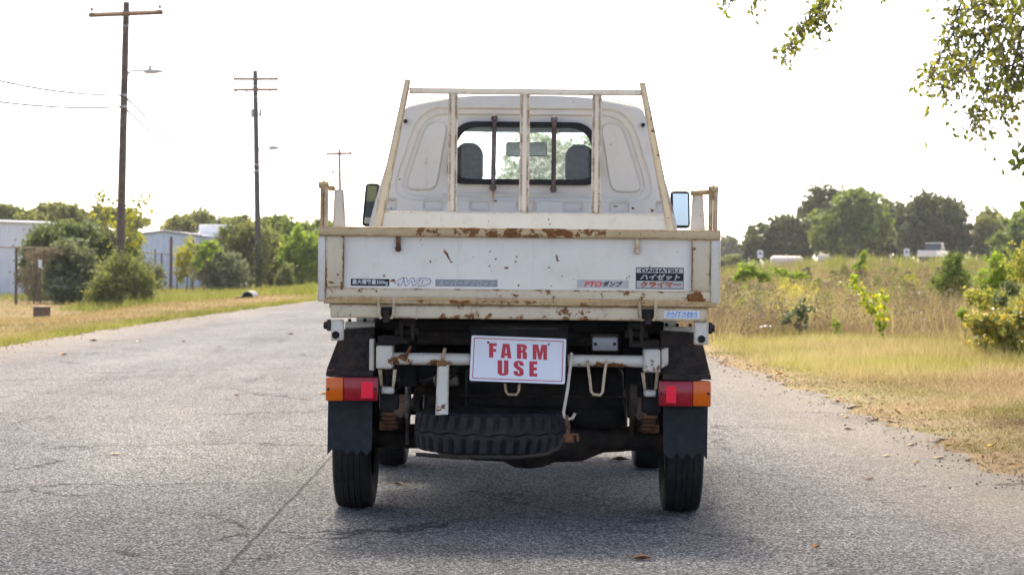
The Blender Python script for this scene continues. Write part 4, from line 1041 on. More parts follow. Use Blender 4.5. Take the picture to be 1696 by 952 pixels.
plant('broadleaf_tree', 'pale feathery tree right of the big domed oak', 'tree', 225, [(1640, 372, 26, 26), (1662, 395, 30, 26), (1628, 402, 22, 22), (1650, 420, 40, 18)], 7000, 0.55, G_OLIVE, M_BARK, 36, 1645, None, 45, 0.22, 0.55, 0.2)
plant('broadleaf_tree', 'bright green tree at the right edge of the far field', 'tree', 180, [(1700, 380, 36, 34), (1675, 410, 34, 26), (1730, 400, 36, 36)], 7500, 0.5, G_MID, M_BARK, 37, 1700, None, 50, 0.22, 0.5, 0.25)
plant('broadleaf_tree', 'distant hazy blue-green tree just right of the truck bed', 'tree', 420, [(1200, 415, 26, 20), (1172, 418, 26, 22), (1222, 428, 16, 14)], 4500, 1.2, G_DARK, M_BARK, 38, 1198, None, 40, 0.25, 0.5, 0.4)
plant('broadleaf_tree', 'olive scrubby tree in front of the hazy tree near truck bed', 'tree', 260, [(1212, 432, 16, 10), (1190, 436, 16, 8)], 1600, 0.7, G_OLIVE, M_BARK, 39, 1205, None, 30, 0.25, 0.5, 0.12)
# tree straight ahead, seen through the cab
plant('broadleaf_tree', 'pale green tree straight ahead, seen through the cab windows', 'tree', 150, [(905, 262, 60, 50), (950, 300, 50, 50), (860, 310, 40, 46), (910, 350, 70, 50), (985, 270, 40, 40)], 13000, 0.34, G_MID, M_BARK, 40, 900, None, 60, 0.24, 0.4, 0.3)

# ---- left background tree line ----
LG = 'trees behind the sheds'
labs = ['olive tree behind the white shed, at the left frame edge', 'loose olive tree showing over the right end of the white shed', 'sparse olive tree behind the vine mound and tall pole',
        'grey-green tree above the blue-trimmed shed', 'olive tree behind the white box building', 'rounded tree behind the middle utility pole', 'green tree top right of the middle utility pole']
spec = [(170, [(15, 358, 26, 18), (45, 366, 26, 14)], G_OLIVE, 30), (175, [(75, 354, 22, 18), (105, 352, 24, 18), (128, 362, 18, 14)], G_OLIVE, 100), (180, [(165, 362, 26, 20), (215, 366, 26, 18), (190, 356, 18, 14)], G_OLIVE, 190),
        (185, [(300, 372, 30, 18), (330, 362, 24, 16), (350, 372, 20, 14)], G_OLIVE, 320), (190, [(375, 375, 20, 14), (400, 372, 20, 14), (395, 388, 26, 14)], G_OLIVE, 385),
        (150, [(455, 372, 26, 16), (440, 395, 30, 24), (470, 390, 26, 24)], G_MID, 450), (160, [(495, 382, 22, 14), (515, 388, 24, 14), (545, 384, 24, 18)], G_MID, 510)]
for i, (D, cl, m, bx) in enumerate(spec):
    plant('broadleaf_tree', labs[i], 'tree', D, cl, 3600, 0.42, m, M_BARK, 50 + i, bx, LG, 34, 0.26, 0.5, 0.14)

# far-off wood closing the horizon
R = np.random.default_rng(400); n_ = 16000
xx = R.uniform(-330, 330, n_); yy = R.uniform(430, 470, n_)
tp = 4.6 + 1.3 * np.sin(xx * 0.11) + 0.9 * np.sin(xx * 0.27 + 1) + 0.6 * np.sin(xx * 0.71)
C_ = np.stack([xx, yy, gz(xx, yy) + tp * R.random(n_) ** 0.7], 1)
ob = np_mesh('distant_wood', leaf_quads(C_, np.full(n_, 1.3), R, 0.7), 4, G_OLIVE, None, R.random(n_)); tag(ob, 'far-off band of woodland along the horizon', 'wood', kind='stuff')

# ---- left shrubs near the fence ----
plant('vine_mound', 'big dark vine-covered mound behind the chain-link fence', 'shrub', 76, [(115, 396, 50, 30), (165, 404, 46, 34), (85, 425, 42, 46), (150, 450, 58, 50), (60, 450, 32, 50), (205, 430, 30, 40)], 30000, 0.15, foliage('dark_vine_leaves', [(0.035, 0.065, 0.025), (0.07, 0.115, 0.045), (0.15, 0.21, 0.09)], 0.35), M_TWIG, 61, 120, None, 90, 0.2, 0.62, 0.07)
plant('vine_mound', 'grey-green arching vine shrub in front of the dark mound', 'shrub', 70.5, [(122, 430, 34, 30), (100, 455, 30, 38), (140, 455, 24, 36), (112, 478, 40, 20)], 17000, 0.13, G_VINE, M_TWIG, 62, 115, None, 80, 0.2, 0.6, 0.05)
plant('dead_vine', 'brown leafless vine tangle on the fence left of the grey shrub', 'shrub', 70, [(62, 425, 26, 14), (50, 460, 14, 34), (84, 416, 20, 8)], 4500, 0.10, G_DEAD, M_TWIG, 63, 56, None, 60, 0.2, 0.4, 0.03, aspect=0.15)
plant('sapling', 'sparse yellow-green sapling growing around the nearest utility pole', 'tree', 71, [(170, 345, 20, 24), (195, 380, 30, 34), (222, 352, 28, 22), (222, 398, 22, 28), (240, 330, 16, 14), (165, 322, 12, 14)], 1300, 0.13, G_YEL, M_TWIG, 64, 200, None, 22, 0.14, 0.3, 0.045)
plant('bush', 'feathery green bush at the foot of the nearest utility pole', 'shrub', 68, [(182, 468, 34, 38), (218, 460, 28, 38), (168, 485, 28, 20), (240, 474, 22, 28), (200, 440, 26, 26)], 10000, 0.10, G_OLIVE, M_TWIG, 65, 200, None, 60, 0.3, 0.25, 0.04)
plant('vine_mound', 'yellow-flowered vine over the fence beside the thick brown post', 'shrub', 108, [(312, 415, 18, 22), (300, 440, 16, 30), (325, 440, 14, 26)], 2400, 0.15, G_YEL, M_TWIG, 66, 310, None, 30, 0.22, 0.4, 0.04)
plant('bush', 'round grey-green bush between fence post and middle utility pole', 'shrub', 106, [(352, 442, 32, 32), (384, 448, 28, 28), (345, 422, 24, 20)], 12000, 0.16, G_VINE, M_TWIG, 67, 362, None, 70, 0.2, 0.6, 0.06)
plant('bush', 'tall olive bush left of the middle utility pole', 'shrub', 116, [(395, 394, 34, 28), (412, 430, 30, 42), (385, 418, 30, 30), (428, 408, 24, 34)], 14000, 0.18, G_OLIVE, M_TWIG, 68, 405, None, 70, 0.22, 0.5, 0.07)
plant('bush', 'dense olive bush right of the middle utility pole', 'shrub', 118, [(447, 430, 26, 40), (464, 448, 24, 30), (442, 400, 22, 24), (470, 420, 20, 26)], 11000, 0.18, G_OLIVE, M_TWIG, 69, 448, None, 60, 0.22, 0.5, 0.07)
plant('broadleaf_tree', 'bright green young tree at the roadside left of the truck', 'tree', 112, [(492, 405, 28, 26), (505, 435, 28, 30), (478, 428, 18, 26), (530, 420, 22, 34)], 11000, 0.22, G_LIME, M_TWIG, 70, 500, None, 50, 0.24, 0.5, 0.08)
plant('bush', 'low brownish bush under the bright green young tree', 'shrub', 108, [(476, 458, 14, 16), (462, 465, 10, 10)], 2200, 0.16, G_OLIVE, M_TWIG, 71, 472, None, 30, 0.25, 0.4, 0.04)

plant('vine_mound', 'pale vine tangle hanging on the fence before the blue shed', 'shrub', 97, [(238, 450, 18, 26), (262, 458, 16, 20), (225, 430, 14, 20)], 3800, 0.13, G_VINE, M_TWIG, 72, 244, None, 40, 0.25, 0.3, 0.03)
plant('bush', 'lime green weeds in front of the round grey-green bush', 'shrub', 104, [(345, 412, 18, 14), (330, 428, 12, 18)], 1600, 0.16, G_LIME, M_TWIG, 73, 338, None, 24, 0.25, 0.4, 0.03)
plant('vine_mound', 'ivy climbing the lower half of the middle utility pole', 'shrub', 112.6, [(427, 430, 7, 34), (429, 455, 8, 20)], 1800, 0.13, G_DARK, M_TWIG, 74, 428, None, 30, 0.25, 0.4, 0.02)
plant('bush', 'dark undergrowth along the fence behind the bright young tree', 'shrub', 122, [(520, 450, 26, 22), (490, 455, 20, 18), (550, 440, 26, 30)], 6000, 0.2, G_OLIVE, M_TWIG, 75, 520, None, 44, 0.25, 0.4, 0.05)
# ---- field plants on the right ----
plant('shrub', 'leafy green shrub standing alone in the brown field', 'shrub', 46, [(1578, 440, 18, 24), (1590, 465, 26, 22), (1560, 468, 20, 16), (1585, 428, 10, 12), (1578, 488, 26, 14)], 4200, 0.075, G_MID, M_TWIG, 81, 1582, None, 40, 0.22, 0.35, 0.02)
plant('weed', 'silver-leaved weed beside the right road edge', 'plant', 27, [(1325, 512, 14, 16), (1310, 525, 12, 12), (1330, 535, 14, 18), (1300, 533, 8, 5), (1342, 510, 8, 8)], 520, 0.055, G_GLOSS, M_TWIG, 82, 1326, None, 14, 0.22, 0.3, 0.008)
plant('weed', 'short green seedling between the silver weed and the sapling', 'plant', 26.5, [(1386, 540, 8, 10), (1384, 555, 12, 9)], 190, 0.05, G_LIME, M_TWIG, 83, 1386, None, 10, 0.22, 0.3, 0.006)
plant('bramble', 'tangled bramble with yellow and orange leaves at right frame edge', 'shrub', 20.8, [(1655, 545, 40, 38), (1690, 530, 36, 44), (1620, 535, 26, 24), (1650, 575, 46, 22), (1700, 580, 40, 30)], 6500, 0.045, G_MIXED, M_TWIG, 84, 1665, None, 120, 0.15, 0.1, 0.012)
plant('shrub', 'yellow-green feathery shrub above the bramble', 'shrub', 30, [(1655, 440, 22, 28), (1640, 470, 24, 26), (1675, 460, 20, 26), (1665, 500, 24, 20)], 3200, 0.05, G_LIME, M_TWIG, 85, 1658, None, 60, 0.16, 0.15, 0.012)
plant('shrub', 'small dark-leaved shrub between bramble and yellow-green shrub', 'shrub', 24, [(1672, 478, 18, 16), (1655, 500, 14, 12)], 520, 0.05, G_GLOSS, M_TWIG, 86, 1668, None, 18, 0.22, 0.3, 0.01)
plant('weed', 'tall green weeds at the field edge just right of the truck', 'plant', 62, [(1240, 448, 18, 14), (1225, 460, 14, 12), (1262, 458, 14, 12)], 1800, 0.10, G_LIME, M_TWIG, 87, 1240, None, 34, 0.22, 0.2, 0.015)
plant('weed', 'slim green weed below the far pale green tree', 'plant', 66, [(1428, 425, 7, 13), (1422, 440, 10, 10)], 500, 0.10, G_LIME, M_TWIG, 88, 1427, None, 14, 0.25, 0.2, 0.012)
plant('weed', 'bushy green weed left of the far white tank', 'plant', 70, [(1290, 452, 18, 9), (1320, 456, 18, 8)], 1200, 0.10, G_LIME, M_TWIG, 89, 1300, None, 30, 0.22, 0.2, 0.012)
plant('brush', 'loose wispy yellow-green brush running out of the right frame edge', 'shrub', 26, [(1690, 440, 30, 36), (1720, 490, 40, 50), (1640, 500, 28, 28), (1680, 520, 36, 30), (1610, 490, 18, 18), (1740, 430, 30, 50)], 6500, 0.045, foliage('brush_leaves', [(0.12, 0.15, 0.03), (0.26, 0.29, 0.05), (0.42, 0.42, 0.08), (0.6, 0.5, 0.1)], 0.5), M_TWIG, 93, 1690, None, 110, 0.13, 0.15, 0.015)
plant('weed', 'low green weed clump in front of the bramble', 'plant', 23, [(1600, 525, 16, 14)], 420, 0.04, G_LIME, M_TWIG, 90, 1600, None, 18, 0.25, 0.2, 0.006)

Rw = np.random.default_rng(606)
for nm, lb, m_, cnt in (('green_weed_cover', 'green leafy weeds tangled through the brown field grass', G_OLIVE, 34), ('dry_weed_cover', 'dead brown weeds tangled through the field grass', G_DEAD, 60), ('lime_weed_cover', 'lime and yellow weeds dotted through the field grass', G_YEL, 13)):
    P_, S_, C_ = [], [], []
    for i in range(cnt):
        D = float(np.exp(Rw.uniform(np.log(26.5), np.log(90)))); px = Rw.uniform(1195, 1720); q = W(px, 440, D); g = gzf(q.x, D)
        h_ = Rw.uniform(0.3, 0.75); w_ = Rw.uniform(0.12, 0.40); k = int(Rw.integers(140, 340))
        z = Rw.random(k) ** 0.8 * h_; r_ = w_ * (0.35 + 0.65 * np.sin(np.pi * np.clip(z / h_, 0.08, 1)) ** 0.7)
        st = Rw.integers(0, 7, k); az = st * 0.9 + Rw.normal(0, 0.25, k)
        P_.append(np.stack([q.x + np.cos(az) * r_ * Rw.uniform(0.4, 1, k), D + np.sin(az) * r_ * Rw.uniform(0.4, 1, k), g + z], 1)); S_.append(np.full(k, 0.0016 * D)); C_.append(np.clip(Rw.normal(0.5, 0.25, k) + Rw.normal(0, 0.15), 0, 1))
    ob = np_mesh(nm, leaf_quads(np.concatenate(P_), np.concatenate(S_), Rw, 0.4), 4, m_, None, np.concatenate(C_)); tag(ob, lb, 'weeds', kind='stuff')
# leaning sapling with big round leaves, nearest in the field
def big_leaf(o, c, a, b, L, wd, fold=0.25):
    a = a.normalized(); nrm = a.cross(b).normalized(); b = nrm.cross(a).normalized()
    pr = [(0, 0), (0.12, 0.30), (0.35, 0.5), (0.65, 0.42), (0.88, 0.2), (1.0, 0.0)]
    vs_ = []; mid = []
    for t_, w_ in pr: vs_.append(c + a * (t_ * L) - nrm * (0.12 * L * t_ * t_))
    lf = [c + a * (t_ * L) + b * (w_ * wd) + nrm * (fold * w_ * wd) - nrm * (0.12 * L * t_ * t_) for t_, w_ in pr[1:-1]]
    rt = [c + a * (t_ * L) - b * (w_ * wd) + nrm * (fold * w_ * wd) - nrm * (0.12 * L * t_ * t_) for t_, w_ in pr[1:-1]]
    n0 = len(pr); V_ = vs_ + lf + rt
    k = n0; r_ = n0 + 4
    fs_ = [(0, 1, k), (1, 2, k + 1, k), (2, 3, k + 2, k + 1), (3, 4, k + 3, k + 2), (4, 5, k + 3),
           (0, r_, 1), (1, r_, r_ + 1, 2), (2, r_ + 1, r_ + 2, 3), (3, r_ + 2, r_ + 3, 4), (4, r_ + 3, 5)]
    o.add(V_, fs_)
def set_rnd(ob, per, R):
    me = ob.data; n_ = len(me.polygons); a = me.attributes.new('rnd', 'FLOAT', 'FACE')
    v = np.repeat(R.random(n_ // per + 1), per)[:n_]; a.data.foreach_set('value', v.astype(np.float32))
def sapling():
    R = np.random.default_rng(5); D = 25.0
    base = W(1467, 573, D); base.z = gzf(base.x, D) - 0.01
    e = empty('sapling', base); tag(e, 'leaning sapling with bright lime leaves at the right field edge', 'sapling')
    stems = [[(1467, 574), (1461, 548), (1452, 520), (1436, 492), (1418, 468), (1411, 455)], [(1461, 548), (1464, 525), (1466, 500), (1460, 484)], [(1452, 520), (1440, 507), (1424, 500)], [(1436, 492), (1415, 474), (1396, 470)], [(1456, 530), (1448, 505), (1446, 486)]]
    st = MB(); lv = []
    G = [foliage('sapling_leaves', [(0.16, 0.22, 0.02), (0.24, 0.34, 0.03), (0.34, 0.44, 0.03), (0.62, 0.50, 0.03)], 0.55, rough=0.3)]
    for si, s_ in enumerate(stems):
        pts = [W(a, b_, D + 0.05 * si) - base for a, b_ in s_]
        st.tube(pts, [0.007 * (1 - 0.75 * k / (len(pts) - 1)) for k in range(len(pts))], 6)
        for k in range(len(pts) - 1):
            if si == 0 and k == 0: cnt = 1
            else: cnt = 20
            for _ in range(cnt):
                p = pts[k].lerp(pts[k + 1], R.random())
                a = Vector(R.normal(size=3)); a.z -= 0.4
                b_ = Vector(R.normal(size=3))
                lv.append((p + Vector(R.normal(size=3)) * 0.025, a, b_, R.uniform(0.04, 0.065)))
    st.build('stem', M_TWIG, e, smooth=50)
    o = MB()
    for p, a, b_, L in lv: big_leaf(o, p, a, b_, L, L * 0.75)
    ob = o.build('leaves', G[0], e); set_rnd(ob, 10, R)
sapling()

# ---- overhanging roadside trees (they shade the truck) ----
def roadside_tree(name, label, trunk, cen, rad, seed, twigs, n=16000):
    R = np.random.default_rng(seed)
    base = Vector((trunk[0], trunk[1], gzf(*trunk) - 0.05)); e = empty(name, base); tag(e, label, 'tree')
    cl = []
    for k in range(34):
        d = R.normal(size=3); d /= np.linalg.norm(d); d *= R.random() ** 0.33 * 0.82
        cl.append((Vector((cen[0] + d[0] * rad[0], cen[1] + d[1] * rad[1], cen[2] + d[2] * rad[2])), (R.uniform(1.3, 2.3),) * 2 + (R.uniform(0.9, 1.6),)))
    p, rr = crown_pts(cl, n, R, 40, 0.26, 0.4)
    px, py = project(p)
    vis = (px > -60) & (px < 1760) & (py > -40) & (p[:, 1] > 1.0)
    p, rr = p[~vis], rr[~vis]
    V_ = leaf_quads(p, np.full(len(p), 0.19), R, 0.65, 0.3) - np.array(base)
    np_mesh('crown', V_, 4, G_OVER, e, rr)
    o = MB(); fork = Vector((0.0, 0, 3.4))
    o.tube([(0, 0, -0.1), (0.05, 0.02, 1.6), fork], [0.34, 0.28, 0.25], 12)
    for c, r in cl[::2]:
        tip = c - base; md = fork.lerp(tip, 0.5) + Vector((0, 0, 0.7))
        q = (md + base); 
        o.tube([fork, md, tip], [0.12, 0.07, 0.02], 7)
    o.build('trunk', M_BARK, e, smooth=50)
    if twigs:
        tw = MB(); lv = MB()
        for (pts, D, nl, L, spread) in twigs:
            w_ = [W(a, b_, D + 0.25 * math.sin(i)) - base for i, (a, b_) in enumerate(pts)]
            tw.tube(w_, [0.008 * (1 - 0.8 * k / (len(w_) - 1)) for k in range(len(w_))], 5)
            for _ in range(int(nl * 0.95)):
                k = R.integers(0, len(w_) - 1); q = w_[k].lerp(w_[k + 1], R.random())
                off = Vector(R.normal(size=3)) * spread * 0.8; off.z -= abs(off.z) * 0.5
                q2 = q + off
                if R.random() < 0.7: tw.tube([q, q2], [0.0028, 0.0014], 4, cap=False)
                a = Vector(R.normal(size=3)); a.z -= 0.9
                big_leaf(lv, q2, a, Vector(R.normal(size=3)), L * R.uniform(0.6, 1.15), L * 0.55)
        tw.build('twigs', M_BARK, e, smooth=50)
        ob = lv.build('hanging_leaves', G_OVER, e); set_rnd(ob, 10, R)
    return e
twg = [([(1760, -60), (1690, 10), (1640, 55), (1600, 110), (1565, 140)], 14, 330, 0.052, 0.10),
       ([(1690, 10), (1660, 70), (1640, 130), (1622, 180), (1610, 215)], 14.2, 260, 0.052, 0.09),
       ([(1720, -20), (1690, 60), (1672, 130), (1660, 175)], 13.7, 260, 0.052, 0.10),
       ([(1660, -10), (1600, 20), (1570, 70), (1545, 115), (1533, 140)], 14.4, 230, 0.052, 0.08),
       ([(1640, 55), (1590, 60), (1570, 110), (1556, 165)], 14.1, 150, 0.05, 0.07),
       ([(1660, 70), (1670, 150), (1665, 200)], 13.9, 90, 0.05, 0.06),
       ([(1740, 40), (1700, 90), (1690, 140)], 13.8, 160, 0.052, 0.10),
       ([(1600, -40), (1590, 10), (1575, 50)], 14.3, 110, 0.052, 0.08),
       ([(1700, -40), (1650, 0), (1625, 30)], 14.0, 170, 0.052, 0.10),
       ([(1395, -60), (1360, 5), (1330, 45), (1308, 72), (1298, 100)], 14.6, 170, 0.052, 0.055),
       ([(1370, -10), (1352, 25), (1322, 55)], 14.6, 90, 0.052, 0.05),
       ([(1378, -30), (1368, 20), (1362, 66)], 14.5, 60, 0.05, 0.04),
       ([(1230, -50), (1212, -5), (1208, 12)], 14.8, 44, 0.05, 0.05), ([(1265, -50), (1255, -5), (1250, 18)], 14.8, 60, 0.05, 0.05),
       ([(1440, -40), (1442, 2)], 14.6, 8, 0.045, 0.03), ([(1470, -40), (1466, 2)], 14.6, 8, 0.045, 0.03), ([(1552, -40), (1550, 8)], 14.4, 14, 0.05, 0.035)]
roadside_tree('overhanging_tree', 'roadside tree with leafy twigs hanging into the upper right sky', (9.0, 13.0), (5.6, 11.6, 8.2), (7.6, 7.0, 3.6), 91, twg)
roadside_tree('roadside_tree', 'broad tree left of the road, out of view, shading the near asphalt', (-11.0, 10.0), (-4.6, 10.2, 8.6), (8.0, 7.0, 3.8), 92, None)
# low branch poking in at the right edge
def side_branch():
    R = np.random.default_rng(8); D = 11.0
    base = Vector((3.9, D, 0.0)); e = empty('young_oak', base); tag(e, 'young tree with dark lobed leaves poking in at the right edge', 'tree')
    tw = MB(); lv = MB()
    tw.tube([(0, 0, -0.05), (-0.1, 0.05, 0.8), (-0.35, 0.0, 1.35)], [0.03, 0.022, 0.012], 8)
    for pts in ([(1760, 250), (1700, 268), (1672, 275)], [(1760, 240), (1712, 248), (1692, 254)], [(1760, 300), (1710, 292), (1694, 290)], [(1740, 345), (1700, 340)]):
        w_ = [W(a, b_, D) - base for a, b_ in pts]; tw.tube([Vector((-0.35, 0, 1.35))] + w_, [0.008] + [0.006 * (1 - 0.7 * k / (len(w_) - 1)) for k in range(len(w_))], 5)
        for _ in range(16):
            k = R.integers(0, len(w_) - 1); q = w_[k].lerp(w_[k + 1], R.random()) + Vector(R.normal(size=3)) * 0.018
            a = Vector(R.normal(size=3)); a.x -= 0.8
            big_leaf(lv, q, a, Vector(R.normal(size=3)), R.uniform(0.04, 0.065), 0.04)
    tw.build('stem', M_BARK, e, smooth=50); ob = lv.build('leaves', foliage('young_oak_leaves', [(0.035, 0.065, 0.02), (0.07, 0.11, 0.03), (0.12, 0.17, 0.04)], 0.35), e); set_rnd(ob, 10, R)
side_branch()

# ---- grass ----
def blades(name, label, x, y, h, wd, m, lean, R, cat='grass'):
    n = len(x); z = gz(x, y) - 0.01
    a = R.uniform(0, 2 * np.pi, n); lx = R.normal(0, 1, n) * lean * h; ly = R.normal(0, 1, n) * lean * h
    dx, dy = np.cos(a) * wd / 2, np.sin(a) * wd / 2
    V_ = np.empty((n, 3, 3))
    V_[:, 0] = np.stack([x - dx, y - dy, z], 1); V_[:, 1] = np.stack([x + dx, y + dy, z], 1)
    V_[:, 2] = np.stack([x + lx, y + ly, z + h * (1 - 0.25 * np.clip(lean, 0, 1))], 1)
    o = np_mesh(name, V_.reshape(-1, 3), 3, m, None, np.clip(R.normal(0.5, 0.29, n) + 0.2 * np.sin(x * 1.1 + 2 * np.sin(y * 0.7)) * np.sin(y * 0.5 + x * 0.3), 0, 1))
    return tag(o, label, cat, kind='stuff')
STRAW = [(0.07, 0.045, 0.025), (0.25, 0.17, 0.08), (0.37, 0.27, 0.14), (0.55, 0.46, 0.28)]
GREEN = [(0.05, 0.06, 0.015), (0.12, 0.14, 0.03), (0.22, 0.23, 0.06), (0.35, 0.33, 0.12)]
LUSH = [(0.14, 0.12, 0.04), (0.38, 0.31, 0.12), (0.52, 0.43, 0.20), (0.66, 0.56, 0.32)]
PINK = [(0.07, 0.042, 0.03), (0.20, 0.125, 0.08), (0.30, 0.20, 0.13), (0.44, 0.33, 0.225)]
M_VERGE = foliage('dry_verge_grass', STRAW, 0.3, 0.8, 0.7, GREEN, 0.9)
M_LUSHG = foliage('sunlit_verge_grass', LUSH, 0.4, 0.8, 0.8, [(0.11, 0.13, 0.02), (0.28, 0.31, 0.05), (0.42, 0.43, 0.10), (0.55, 0.50, 0.18)], 0.45)
M_FIELD = foliage('brown_field_grass', PINK, 0.3, 0.85, 0.8, [(0.06, 0.055, 0.025), (0.18, 0.145, 0.06), (0.29, 0.225, 0.105), (0.42, 0.34, 0.18)], 0.22)
M_STALK = foliage('straw_stalks', [(0.25, 0.17, 0.07), (0.5, 0.40, 0.18), (0.68, 0.58, 0.30)], 0.35, 0.8)
M_SCRUB = foliage('field_scrub', [(0.05, 0.035, 0.025), (0.16, 0.10, 0.06), (0.27, 0.19, 0.11), (0.36, 0.29, 0.18), (0.22, 0.22, 0.07)], 0.3, 0.85, 0.9, [(0.05, 0.055, 0.02), (0.12, 0.13, 0.035), (0.22, 0.21, 0.06), (0.38, 0.32, 0.10)], 0.3)
M_LAWN = foliage('left_verge_grass', [(0.08, 0.07, 0.025), (0.22, 0.19, 0.06), (0.32, 0.25, 0.10), (0.45, 0.36, 0.18)], 0.35, 0.8, 0.85, [(0.13, 0.08, 0.035), (0.28, 0.18, 0.08), (0.38, 0.27, 0.13), (0.5, 0.38, 0.2)], 0.23)
M_LEFTG = foliage('left_green_grass', [(0.05, 0.07, 0.015), (0.13, 0.16, 0.03), (0.22, 0.24, 0.05), (0.34, 0.33, 0.10)], 0.4, 0.8)
def sample(n, D0, D1, R, right=True, x_in=0.0, marg=2.0):
    D = np.exp(R.uniform(np.log(D0), np.log(D1), n)); u = R.random(n)
    if right:
        xe = road_r(D) + x_in; xm = 0.247 * D + marg
        x = xe + u * np.maximum(xm - xe, 0.2)
    else:
        xe = road_l(D) - x_in; xm = -0.247 * D - marg
        x = xe - u * np.maximum(xe - xm, 0.2)
    return x, D
R = np.random.default_rng(100)
x, y = sample(260000, 7.5, 27, R, True, -0.12)
dist = x - road_r(y) - 0.13 * np.sin(y * 2.1) - 0.09 * np.sin(y * 5.3 + 1) - 0.05 * np.sin(y * 13)
k = (R.random(len(x)) < sstep(-0.10, 0.5, dist) * 0.9 + 0.05) & (x > road_r(y) + edge_n(y, 4.0) - 0.10 + 0.08 * R.random(len(x)))
x, y, dist = x[k], y[k], dist[k]
blades('dry_verge_grass', 'short dry straw grass along the right road edge', x, y, R.uniform(0.015, 0.062, len(x)) * (0.6 + 0.7 * sstep(0.2, 1.5, dist)), 0.0022 + 0.00016 * y, M_VERGE, 0.8, R)
x, y = sample(190000, 17, 30, R, True, 0.15)
k = (R.random(len(x)) < sstep(17.0, 21.0, y + 0.6 * np.sin(x * 2.3)) * sstep(30, 26.5, y - 0.5 * np.sin(x * 2)) * sstep(0.1, 0.9, x - road_r(y)))
x, y = x[k], y[k]
blades('sunlit_verge_grass', 'taller pale yellow-green grass on the sunlit right verge', x, y, R.uniform(0.04, 0.15, len(x)) * (1 + 0.35 * np.sin(x * 3.1) * np.sin(y * 2.2)), 0.00016 * y, M_LUSHG, 0.32, R)
x, y = sample(200000, 25, 150, R, True, 0.3)
k = R.random(len(x)) < sstep(25, 29, y + 0.7 * np.sin(x * 1.7)) * 1.0
x, y = x[k], y[k]
hh = R.uniform(0.12, 0.42, len(x)) * (0.8 + 0.3 * np.sin(x * 0.9 + 1.3 * np.sin(y * 0.35)))
blades('field_grass', 'tall brown dry grass filling the field on the right', x, y, hh, 0.00017 * y, M_FIELD, 0.3, R)
x, y = sample(190000, 25.5, 150, R, True, 0.3)
mound = 0.22 + 0.24 * np.sin(x * 1.3 + 1.7 * np.sin(y * 0.41)) * np.sin(y * 0.63 + 0.8 * np.sin(x * 0.7)) + 0.16 * np.sin(x * 3.1 + y * 0.9) * np.sin(y * 1.9)
zz = gz(x, y) + np.clip(mound, 0.05, 0.6) * R.random(len(x)) ** 0.6 * 1.5
V_ = leaf_quads(np.stack([x, y, zz], 1), 0.00075 * y, R, 0.4)
ob = np_mesh('field_scrub', V_, 4, M_SCRUB, None, np.clip(R.normal(0.5, 0.27, len(x)), 0, 1)); tag(ob, 'low brown and olive scrub leaves among the field grass', 'scrub', kind='stuff')
x, y = sample(9000, 25.5, 60, R, True, 0.4)
k = np.sin(x * 1.9 + 1.2 * np.sin(y * 0.8)) * np.sin(y * 0.9) > 0.05; x, y = x[k], y[k]
blades('straw_stalks', 'scattered pale straw stalks standing above the field grass', x, y, R.uniform(0.35, 0.75, len(x)), 0.00022 * y, M_STALK, 0.35, R)
x, y = sample(26000, 100, 180, R, True, 0.0)
px_ = 848 + x / y * F; k = (px_ > 1195) & (px_ < 1640) & (R.random(len(x)) < 0.55 + 0.45 * np.sin(px_ * 0.11)); x, y = x[k], y[k]
blades('far_weeds', 'green weeds fringing the far side of the field', x, y, R.uniform(0.3, 1.15, len(x)) * (0.75 + 0.35 * np.sin(x * 2.1)), 0.0003 * y, M_LEFTG, 0.25, R)
x, y = sample(34000, 45, 210, R, True, 0.0)
k = R.random(len(x)) < sstep(0.19, 0.10, x / y - 0.02) ; x, y = x[k], y[k]
blades('weed_grass', 'green weedy grass at the field edge right of the truck', x, y, R.uniform(0.2, 0.6, len(x)), 0.0002 * y, M_LUSHG, 0.35, R)
x, y = sample(150000, 18, 75, R, False, -0.1, 6.0)
dist = road_l(y) - x + 0.12 * np.sin(y * 1.3) + 0.08 * np.sin(y * 3.1)
k = R.random(len(x)) < sstep(-0.1, 0.5, dist); x, y, dist = x[k], y[k], dist[k]
blades('left_verge_grass', 'short green and tan grass on the left verge', x, y, R.uniform(0.03, 0.12, len(x)) * (0.8 + 0.5 * sstep(1.0, 0.3, dist)), 0.00026 * y, M_LAWN, 0.8, R)
x, y = sample(75000, 60, 190, R, False, 0.6, 8.0)
k = (x > -0.147 * y - 4) | (y > 75); x, y = x[k], y[k]
blades('left_green_grass', 'brighter taller green grass by the left fence and culvert', x, y, R.uniform(0.10, 0.34, len(x)), 0.00028 * y, M_LEFTG, 0.5, R)
x, y = sample(9000, 22, 62, R, False, -0.1, 0.0)
x = road_l(y) - np.abs(R.normal(0, 0.28, len(x)))
blades('edge_grass', 'greener grass tufts lining the left road edge', x, y, R.uniform(0.04, 0.13, len(x)), 0.00032 * y, M_LEFTG, 0.6, R)
